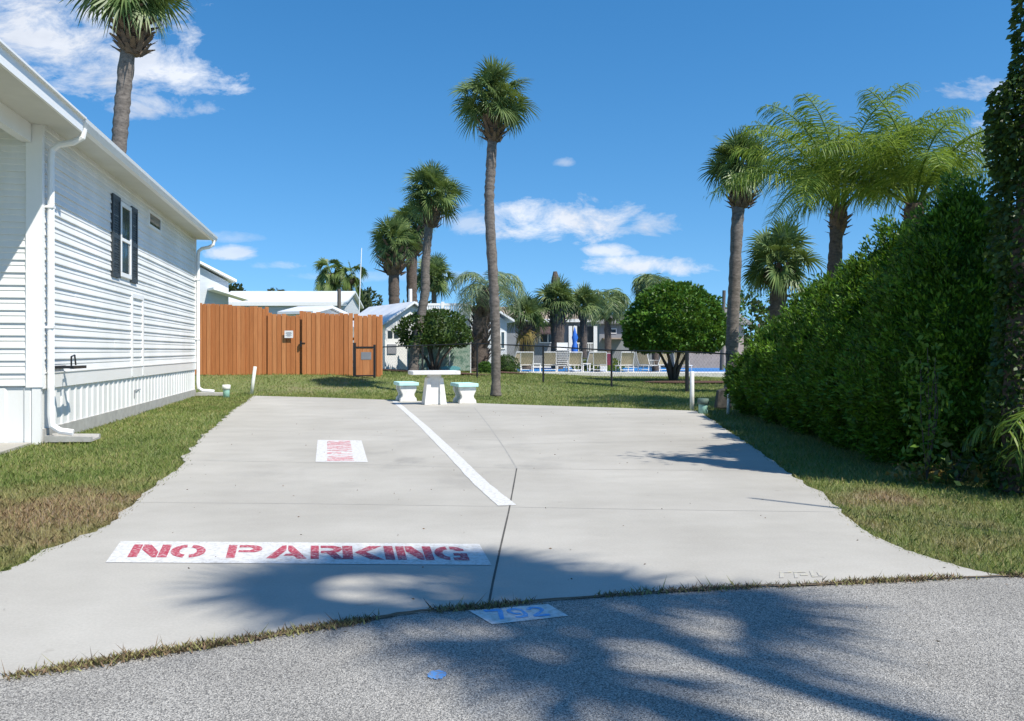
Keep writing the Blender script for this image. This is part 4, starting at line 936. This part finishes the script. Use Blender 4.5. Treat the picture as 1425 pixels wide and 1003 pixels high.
for s in (-.33, .33):
    fr.tube([(s,1.25,.32),(s,.1,.32),(s,-.02,.36),(s,-.30,1.02)], .022, 6); fr.tube([(s,-.02,.36),(s,-.12,.60),(s,.35,.60),(s,.40,.33)], .016, 6)
fr.tube([(-.33,-.30,1.02),(.33,-.30,1.02)], .024, 6); fr.tube([(-.33,1.25,.32),(.33,1.25,.32)], .022, 6); fr.tube([(-.33,-.02,.36),(.33,-.02,.36)], .018, 6); fr.tube([(-.33,-.16,.12),(.33,-.16,.12)], .016, 6)
fr.build('frame', M['plastic'], ln0)
for s in (-.33, .33):
    for y in (-.12, 1.05): b = MB(); b.tube([(s,y*.9,.33),(s,y,.0)], .022, 6); b.build('leg', M['plastic'], ln0)
b = MB(); b.add([(-.31,-.03,.39),(.31,-.03,.39),(.31,-.28,.98),(-.31,-.28,.98),(-.31,-.015,.40),(.31,-.015,.40),(.31,-.265,.985),(-.31,-.265,.985)], [(0,1,2,3),(7,6,5,4),(0,4,5,1),(2,6,7,3),(1,5,6,2),(0,3,7,4)]); b.build('back_sling', M['sling'], ln0)
b = MB(); b.box(-.31,.31,.02,1.22,.315,.33); b.build('seat_sling', M['sling'], ln0)
gl = 'sling loungers standing along the near side of the pool'
spots = [(733,44.2,.05,'tan sling lounger leftmost of the row, right of the tall palm trunk'), (765,44.4,-.05,'tan sling lounger just right of the fence post, second in the row'), (800,43.8,.08,'tan sling lounger below the blue parasol'),
         (835,43.6,-.12,'tan sling lounger left of the second fence post, before the planter'), (872,43.4,.10,'tan sling lounger right of the second fence post'), (897,44.6,-.75,'lounger turned sideways left of the clipped tree'),
         (921,44.2,.7,'lounger turned towards the clipped tree stems'), (948,44.0,-.4,'lounger seen between the clipped tree stems'), (718,45.5,.9,'lounger turned away at the left end of the row, behind the shrub'), (823,45.6,.5,'pale lounger set back behind the row')]
for i, (px, d, rz, lab) in enumerate(spots):
    loc = Vector(((px-CX)*d/F, d, .11))
    if i == 0: o = ln0; o.location = loc; o.rotation_euler = (0,0,rz); o['label'] = lab; o['group'] = gl
    else: copy_thing(ln0, loc, rz, lab, gl)
p = Vector(((783-CX)*44.6/F, 44.6, .11)); t = thing('chair_stack', 'tall stack of white plastic chairs between two loungers', 'chairs', p)
b = MB()
for i in range(9):
    z = .30+i*.10; b.box(-.29,.29,-.25,.25,z,z+.035); b.box(-.29,.29,.21-.0,.26,z+.036,z+.42 if i == 8 else z+.09)
    for s in (-.31,.31): b.box(s-.03, s+.03, -.25,.2, z+.10, z+.13)
b.build('seat', M['plastic'], t)
for s in (-.27,.27):
    for y in (-.22,.22): b = MB(); b.tube([(s,y,.3),(s*1.08,y*1.1,0)], [.03,.022], 6); b.build('leg', M['plastic'], t)
p = Vector(((799-CX)*46/F, 45.6, .11)); t = thing('folded_parasol', 'closed bright blue parasol standing by the pool', 'parasol', p)
b = MB(); b.tube([(0,0,0),(0,0,2.45)], .02, 6); b.build('pole', M['plastic'], t)
b = MB(); b.tube([(0,0,.55),(0,0,.8),(0,0,1.2),(0,0,1.5),(0,0,1.55),(0,0,1.8),(0,0,2.05),(0,0,2.35)], [.14,.20,.17,.11,.10,.17,.10,.02], 10, .15); b.build('canopy', M['blue'], t, True)
b = MB(); b.tube([(0,0,0),(0,0,.07),(0,0,.1)], [.28,.28,.05], 16); b.build('base', M['plastic'], t)
for px, d, lab in ((747,44.0,'low white plastic side table between the first two loungers'), (816,44.6,'low white plastic side table between the middle loungers')):
    p = Vector(((px-CX)*d/F, d, .11)); t = thing('side_table', lab, 'side table', p, 0, 'plastic side tables among the loungers'); b = MB(); b.box(-.22,.22,-.22,.22,.40,.44); b.build('table_top', M['plastic'], t)
    for s in (-.18,.18):
        for y in (-.18,.18): b = MB(); b.box(s-.025,s+.025,y-.025,y+.025,0,.399); b.build('leg', M['plastic'], t)
p = Vector(((837-CX)*46/F, 45.2, .11)); t = thing('flower_pot', 'white square pot standing in front of the leafy planter', 'pot', p); b = MB(); flare(b, (-.16,-.2), (.16,.2), .16, .2, 0, .5); b.build('pot', M['plastic'], t)
p = Vector(((848-CX)*44.2/F, 44.2, .11)); t = thing('beach_towel', 'dark red towel draped over a white stand near the second fence post', 'towel', p); b = MB(); b.box(-.12,.12,-.04,.04,.35,.95); b.build('cloth', mat('red_towel', (.22,.03,.06), (.10,.02,.06), 9), t); b = MB(); b.box(-.16,.16,-.02,.02,.95,.98); b.box(-.16,-.13,-.03,.03,0,.949); b.box(.13,.16,-.03,.03,0,.949); b.build('stand', M['plastic'], t)

# ------------------------------------------------------------------ poles, far trees
def pole(name, label, px, y0, d, r, m, lean=0, cat='pole'):
    bs = onx(px, d); h = HC+(HY-y0)*d/F-bs.z; b = MB(); b.tube([(0,0,-.1),(lean*.5,0,h*.5),(lean,0,h)], [r,r*.9,r*.8], 8); o = b.build(name, m); o.location = bs; tag(o, label, cat)
pole('timber_pole', 'weathered timber pole standing before the long white roof', 472, 402, 48, .13, M['pole'])
pole('antenna_mast', 'very thin tall antenna mast above the long white mobile home', 497, 345, 48, .028, M['trim'], .25, 'antenna')
pole('white_post', 'short white vent pipe above the shed roof between palms', 571, 402, 45, .12, M['trim'], 0, 'pipe')
pole('dark_pole', 'short dark leaning pole left of the long grey palm trunk', 1004, 404, 48, .12, M['pole'], .15)
b = MB(); b.tube([(0,0,-.05),(0,0,2.5),(0,0,5)], [.03,.026,.02], 8); o = b.build('shadow_pole', M['pvc']); bb = toward_sun(G(1045,693), 5.0); o.location = (bb.x, bb.y, 0); tag(o, 'thin bare pole outside the right edge casting a line on the slab', 'pole')  # unseen thin pole, added to throw the shadow line across the slab
k = 0
for px, yt, w, d, lab in ((325,398,22,95,'sparse thin tree above the left end of the long white roof'), (385,404,26,110,'distant low tree over the middle of the long white roof'), (508,403,20,100,'dark round tree right of the antenna mast'), (455,408,22,105,'low far tree between the bright fan palms')):
    p = onx(px, d); zt = HC+(HY-yt)*d/F; ww = w*d/F
    tree('far_tree', lab, p, [([(0,0,0),(0,0,zt*.6)], [.25,.15])], (0,0,zt*.45), (ww,ww*.8,zt*.55), 900, .5, .6, M['fartree'], dome, 60+k, amp=.45, lump=1.6, core=.6); k += 1
sets = []; rng = np.random.default_rng(77)
for i in range(46):
    px = -150+i*40+rng.uniform(-15,15); d = rng.uniform(120,150); zt = rng.uniform(4.5,8.5) if px < 1000 else rng.uniform(8,12); w = rng.uniform(3,6)
    P, N = blob_points(420, dome, 2.0, 100+i, .3, .2); P = P*np.array([w,w*.7,zt])+np.array([(px-CX)*d/F, d, -.3]); sets.append(leaves(P, N, 1.1, .75, .6))
tag(link('far_tree_line', leaf_mesh('far_tree_line', sets), None, M['fartree']), kind='stuff')
p = onx(1052, 30); tree('leafy_tree', 'thin leafy tree behind the long palm trunk and the hedge end', p, [([(0,0,0),(.1,0,2.2)], [.07,.04])], (0,0,1.5), (.8,.7,2.2), 900, .13, .5, M['topiary'], dome, 91, amp=.5, lump=2.5, core=0)

# ------------------------------------------------------------------ grass
def inside(poly, X, Y):
    r = np.zeros(len(X), bool); n = len(poly)
    for i in range(n):
        x1, y1, x2, y2 = poly[i][0], poly[i][1], poly[(i+1)%n][0], poly[(i+1)%n][1]
        c = ((y1 > Y) != (y2 > Y)) & (X < (x2-x1)*(Y-y1)/((y2-y1) or 1e-9)+x1); r ^= c
    return r
hp = [tuple(local(x,y))[:2] for x, y in ((.03,0),(.03,LW+.1),(-8,LW+.1),(-8,-3.6),(-.06,-3.6),(-.06,0))]
dp = [(p.x,p.y) for p in drive_poly]; rp = [(p.x,p.y) for p in re_off]
gzv = np.vectorize(gz)
def grass(name, X, Y, h, w, free=0):
    keep = ~(inside(dp, X, Y) | inside(rp, X, Y) | inside(hp, X, Y))
    if free: keep[-free:] = RNG.random(free) < .8
    X, Y = X[keep], Y[keep]; n = len(X)
    D = np.maximum(4.0, Y); H = h*RNG.uniform(.5,1.25,n)*(1+.012*D); W = w*(.55+D/9)*RNG.uniform(.7,1.2,n); Z = gzv(X, Y)-.035
    a = RNG.uniform(0,6.283,n); la = RNG.uniform(0,6.283,n); ll = H*RNG.uniform(.1,1.1,n)
    sx, sy = np.cos(a)*W/2, np.sin(a)*W/2; lx, ly = np.cos(la)*ll, np.sin(la)*ll
    V = np.stack([np.stack([X-sx,Y-sy,Z],1), np.stack([X+sx,Y+sy,Z],1), np.stack([X+sx*.7+lx*.4,Y+sy*.7+ly*.4,Z+H*.65],1), np.stack([X+lx,Y+ly,Z+H],1), np.stack([X-sx*.7+lx*.4,Y-sy*.7+ly*.4,Z+H*.65],1)],1).reshape(-1,3)
    return tag(link(name, np_mesh(name, V, np.arange(5*n).reshape(n,5)), None, M['blade']), kind='stuff')
def edge_points(pts, n, sd):
    i = RNG.integers(0, len(pts)-1, n); f_ = RNG.random(n); A_ = np.array([(p.x,p.y) for p in pts]); P = A_[i]+(A_[i+1]-A_[i])*f_[:,None]+RNG.normal(0, sd, (n,2)); return P[:,0], P[:,1]
def scatter(n, x0, x1, y0, y1, p=2.0):              # denser near the street, thinning away
    u = RNG.random(n); k = 1-p; Y = (y0**k+u*(y1**k-y0**k))**(1/k); return RNG.uniform(x0,x1,n), Y
Xa, Ya = scatter(200000, -8.5, -2.2, 4.2, 24, 1.8); Xb, Yb = scatter(170000, 1.8, 9.5, 4.4, 17, 1.8); Xc, Yc = scatter(150000, -11, 9.5, 17, 42, 1.6)
Xd, Yd = edge_points(left_edge, 5200, .028); Xe, Ye = edge_points(right_edge, 3600, .026)
grass('lawn_grass', np.concatenate([Xa,Xb,Xc,Xd,Xe]), np.concatenate([Ya,Yb,Yc,Yd,Ye]), .041, .0038, len(Xd)+len(Xe))
X, Y = RNG.uniform(-4, 5, 300), RNG.uniform(2.6, 17, 300); k = inside(dp, X, Y) | (Y < 4.4); X, Y = X[k], Y[k]; n = len(X)
a = RNG.uniform(0, 6.283, n); P = np.stack([X, Y, np.full(n, .004)], 1); N = np.stack([np.cos(a), np.sin(a), np.full(n, .05)], 1)
V, Fc = leaves(P, N, .019, .008, .05); tag(link('leaf_litter', np_mesh('leaf_litter', V, Fc), None, mat('dry_litter', (.16,.10,.05), (.07,.05,.03), 30, .9)), kind='stuff')
# weeds in the seam, thicker in places
pts = road_edge[1:-3]; n = 9000; idx = RNG.integers(0, len(pts)-1, n); fr_ = RNG.random(n)
X = np.array([pts[i].x+(pts[i+1].x-pts[i].x)*f_ for i, f_ in zip(idx, fr_)])+RNG.normal(0,.022,n); Y = np.array([pts[i].y+(pts[i+1].y-pts[i].y)*f_ for i, f_ in zip(idx, fr_)])+RNG.normal(0,.024,n)
k = np.array([noise.noise(Vector((x*2.2, y*2.2, 1))) for x, y in zip(X, Y)]) > RNG.uniform(-.42,.42,n); X, Y = X[k], Y[k]; n = len(X)
H = RNG.uniform(.008,.026,n)*np.where(RNG.random(n) < .02, 2.6, 1); a = RNG.uniform(0,6.283,n); la = RNG.uniform(0,6.283,n); W = .008
V = np.stack([np.stack([X-np.cos(a)*W/2,Y-np.sin(a)*W/2,np.zeros(n)],1), np.stack([X+np.cos(a)*W/2,Y+np.sin(a)*W/2,np.zeros(n)],1), np.stack([X+np.cos(la)*H*.9,Y+np.sin(la)*H*.9,H],1)],1).reshape(-1,3)
def weed_mat():
    m, nt, b = new_mat('seam_weeds'); g = nd(nt, 'ShaderNodeNewGeometry')
    r = ramp(nt, g.outputs['Random Per Island'], [(0,(.07,.045,.025)),(.45,(.20,.13,.07)),(.7,(.14,.15,.045)),(1,(.30,.27,.10))]); nt.links.new(r.outputs[0], b.inputs['Base Color']); setin(b, Roughness=.8); return m
tag(link('seam_weeds', np_mesh('seam_weeds', V, np.arange(3*n).reshape(n,3)), None, weed_mat()), kind='stuff')

# ------------------------------------------------------------------ sky, sun, camera
sc = bpy.context.scene
W_ = bpy.data.worlds.new('World'); sc.world = W_; W_.use_nodes = True; nt = W_.node_tree
bg = nt.nodes['Background']; sky = nd(nt, 'ShaderNodeTexSky', sky_type='NISHITA'); sky.sun_disc = False
sky.sun_elevation = EL; sky.sun_rotation = math.atan2(SUN.x, SUN.y); sky.altitude = 0; sky.air_density = 1.0; sky.dust_density = .15; sky.ozone_density = 2.2
hs = nd(nt, 'ShaderNodeHueSaturation'); setin(hs, Hue=.497, Saturation=1.34, Value=1.0); nt.links.new(sky.outputs[0], hs.inputs['Color'])
tc = nd(nt, 'ShaderNodeTexCoord'); va = nd(nt, 'ShaderNodeVectorMath', operation='MULTIPLY_ADD'); va.inputs[1].default_value = (1,1,.9); va.inputs[2].default_value = (0,0,.13); nt.links.new(tc.outputs['Generated'], va.inputs[0]); nt.links.new(va.outputs[0], sky.inputs['Vector'])
sp = nd(nt, 'ShaderNodeSeparateXYZ'); nt.links.new(tc.outputs['Generated'], sp.inputs[0])
def mth(op, a, b_=None, clamp=False):
    n = nd(nt, 'ShaderNodeMath', operation=op, use_clamp=clamp)
    for i, s in enumerate((a, b_)):
        if s is None: continue
        if isinstance(s, (int, float)): n.inputs[i].default_value = s
        else: nt.links.new(s, n.inputs[i])
    return n.outputs[0]
yy = mth('MAXIMUM', sp.outputs['Y'], .02); U = mth('DIVIDE', sp.outputs['X'], yy); Vv = mth('DIVIDE', sp.outputs['Z'], yy)
cb = nd(nt, 'ShaderNodeCombineXYZ'); nt.links.new(U, cb.inputs[0]); nt.links.new(mth('MULTIPLY', Vv, 2.0), cb.inputs[1])
nzz = nd(nt, 'ShaderNodeTexNoise'); setin(nzz, Scale=14.0, Detail=10, Roughness=.66, Distortion=.35); nt.links.new(cb.outputs[0], nzz.inputs['Vector'])
nz2 = nd(nt, 'ShaderNodeTexNoise'); setin(nz2, Scale=5.0, Detail=5, Roughness=.55); nt.links.new(cb.outputs[0], nz2.inputs['Vector'])
acc = None; shade = None
for px, py, rx, ry, op in ((30,60,230,110,.9),(150,95,130,60,.8),(245,112,90,36,.85),(225,150,75,22,.65),(775,310,130,38,.9),(905,318,48,20,.8),(645,307,48,22,.5),(905,371,90,18,.85),(855,349,42,12,.75),(315,353,40,12,.7),(390,370,40,8,.5),(1370,126,80,18,.75),(1420,200,75,50,.9),(785,226,18,8,.4),(300,330,60,10,.3),(560,385,160,10,.25)):
    u0, v0 = (px-CX)/F, (HY-py)/F; ru, rv = rx/F, ry/F
    du = mth('DIVIDE', mth('SUBTRACT', U, u0), ru); dv = mth('DIVIDE', mth('SUBTRACT', Vv, v0), rv)
    dvl = mth('MULTIPLY', mth('MINIMUM', dv, 0.0), 1.35); dv2 = mth('ADD', mth('MAXIMUM', dv, 0.0), dvl)
    r2 = mth('ADD', mth('MULTIPLY', du, du), mth('MULTIPLY', dv2, dv2))
    m_ = mth('SUBTRACT', 1.0, r2); m_ = mth('ADD', m_, mth('MULTIPLY', mth('SUBTRACT', nzz.outputs['Fac'], .5), 5.2))
    m_ = mth('MULTIPLY', mth('MULTIPLY', m_, .8, True), op)
    acc = m_ if acc is None else mth('MAXIMUM', acc, m_)
acc = mth('MULTIPLY', acc, mth('GREATER_THAN', sp.outputs['Y'], .03)); acc = mth('MULTIPLY', acc, mth('GREATER_THAN', sp.outputs['Z'], 0.0))
cl = ramp(nt, nz2.outputs['Fac'], [(.35,(4.6,4.9,5.5)),(.65,(6.4,6.6,6.9))])
cl.color_ramp.interpolation = 'EASE'
clm = mixc(nt, 1.0, ramp(nt, nz2.outputs['Fac'], [(.35,(.60,.64,.72)),(.65,(.92,.94,.98))]).outputs[0], (6.6,6.6,6.6), 'MULTIPLY')
CLOUD = clm
fin = mixc(nt, acc, hs.outputs['Color'], CLOUD); nt.links.new(fin, bg.inputs['Color']); bg.inputs['Strength'].default_value = .137

L = bpy.data.lights.new('sun', 'SUN'); L.energy = 5.0; L.angle = rad(.53); L.color = (1.0,.945,.85)
so = bpy.data.objects.new('sun', L); C.objects.link(so)
dirv = -(SUN*math.cos(EL)+Vector((0,0,math.sin(EL)))); so.rotation_euler = dirv.to_track_quat('-Z','Y').to_euler(); so.location = (10,-8,20)

cam = bpy.data.cameras.new('camera'); co_ = bpy.data.objects.new('camera', cam); C.objects.link(co_)
co_.location = (0,0,HC); co_.rotation_euler = (rad(90),0,0); cam.sensor_width = 36; cam.lens = 36*F/1425; cam.shift_y = (HY-501.5)/1425; cam.clip_end = 2000; cam.clip_start = .05
sc.camera = co_
sc.view_settings.view_transform = 'Standard'; sc.view_settings.look = 'None'; sc.view_settings.exposure = .40; sc.view_settings.gamma = 1
sc.render.resolution_x = 1024; sc.render.resolution_y = 721
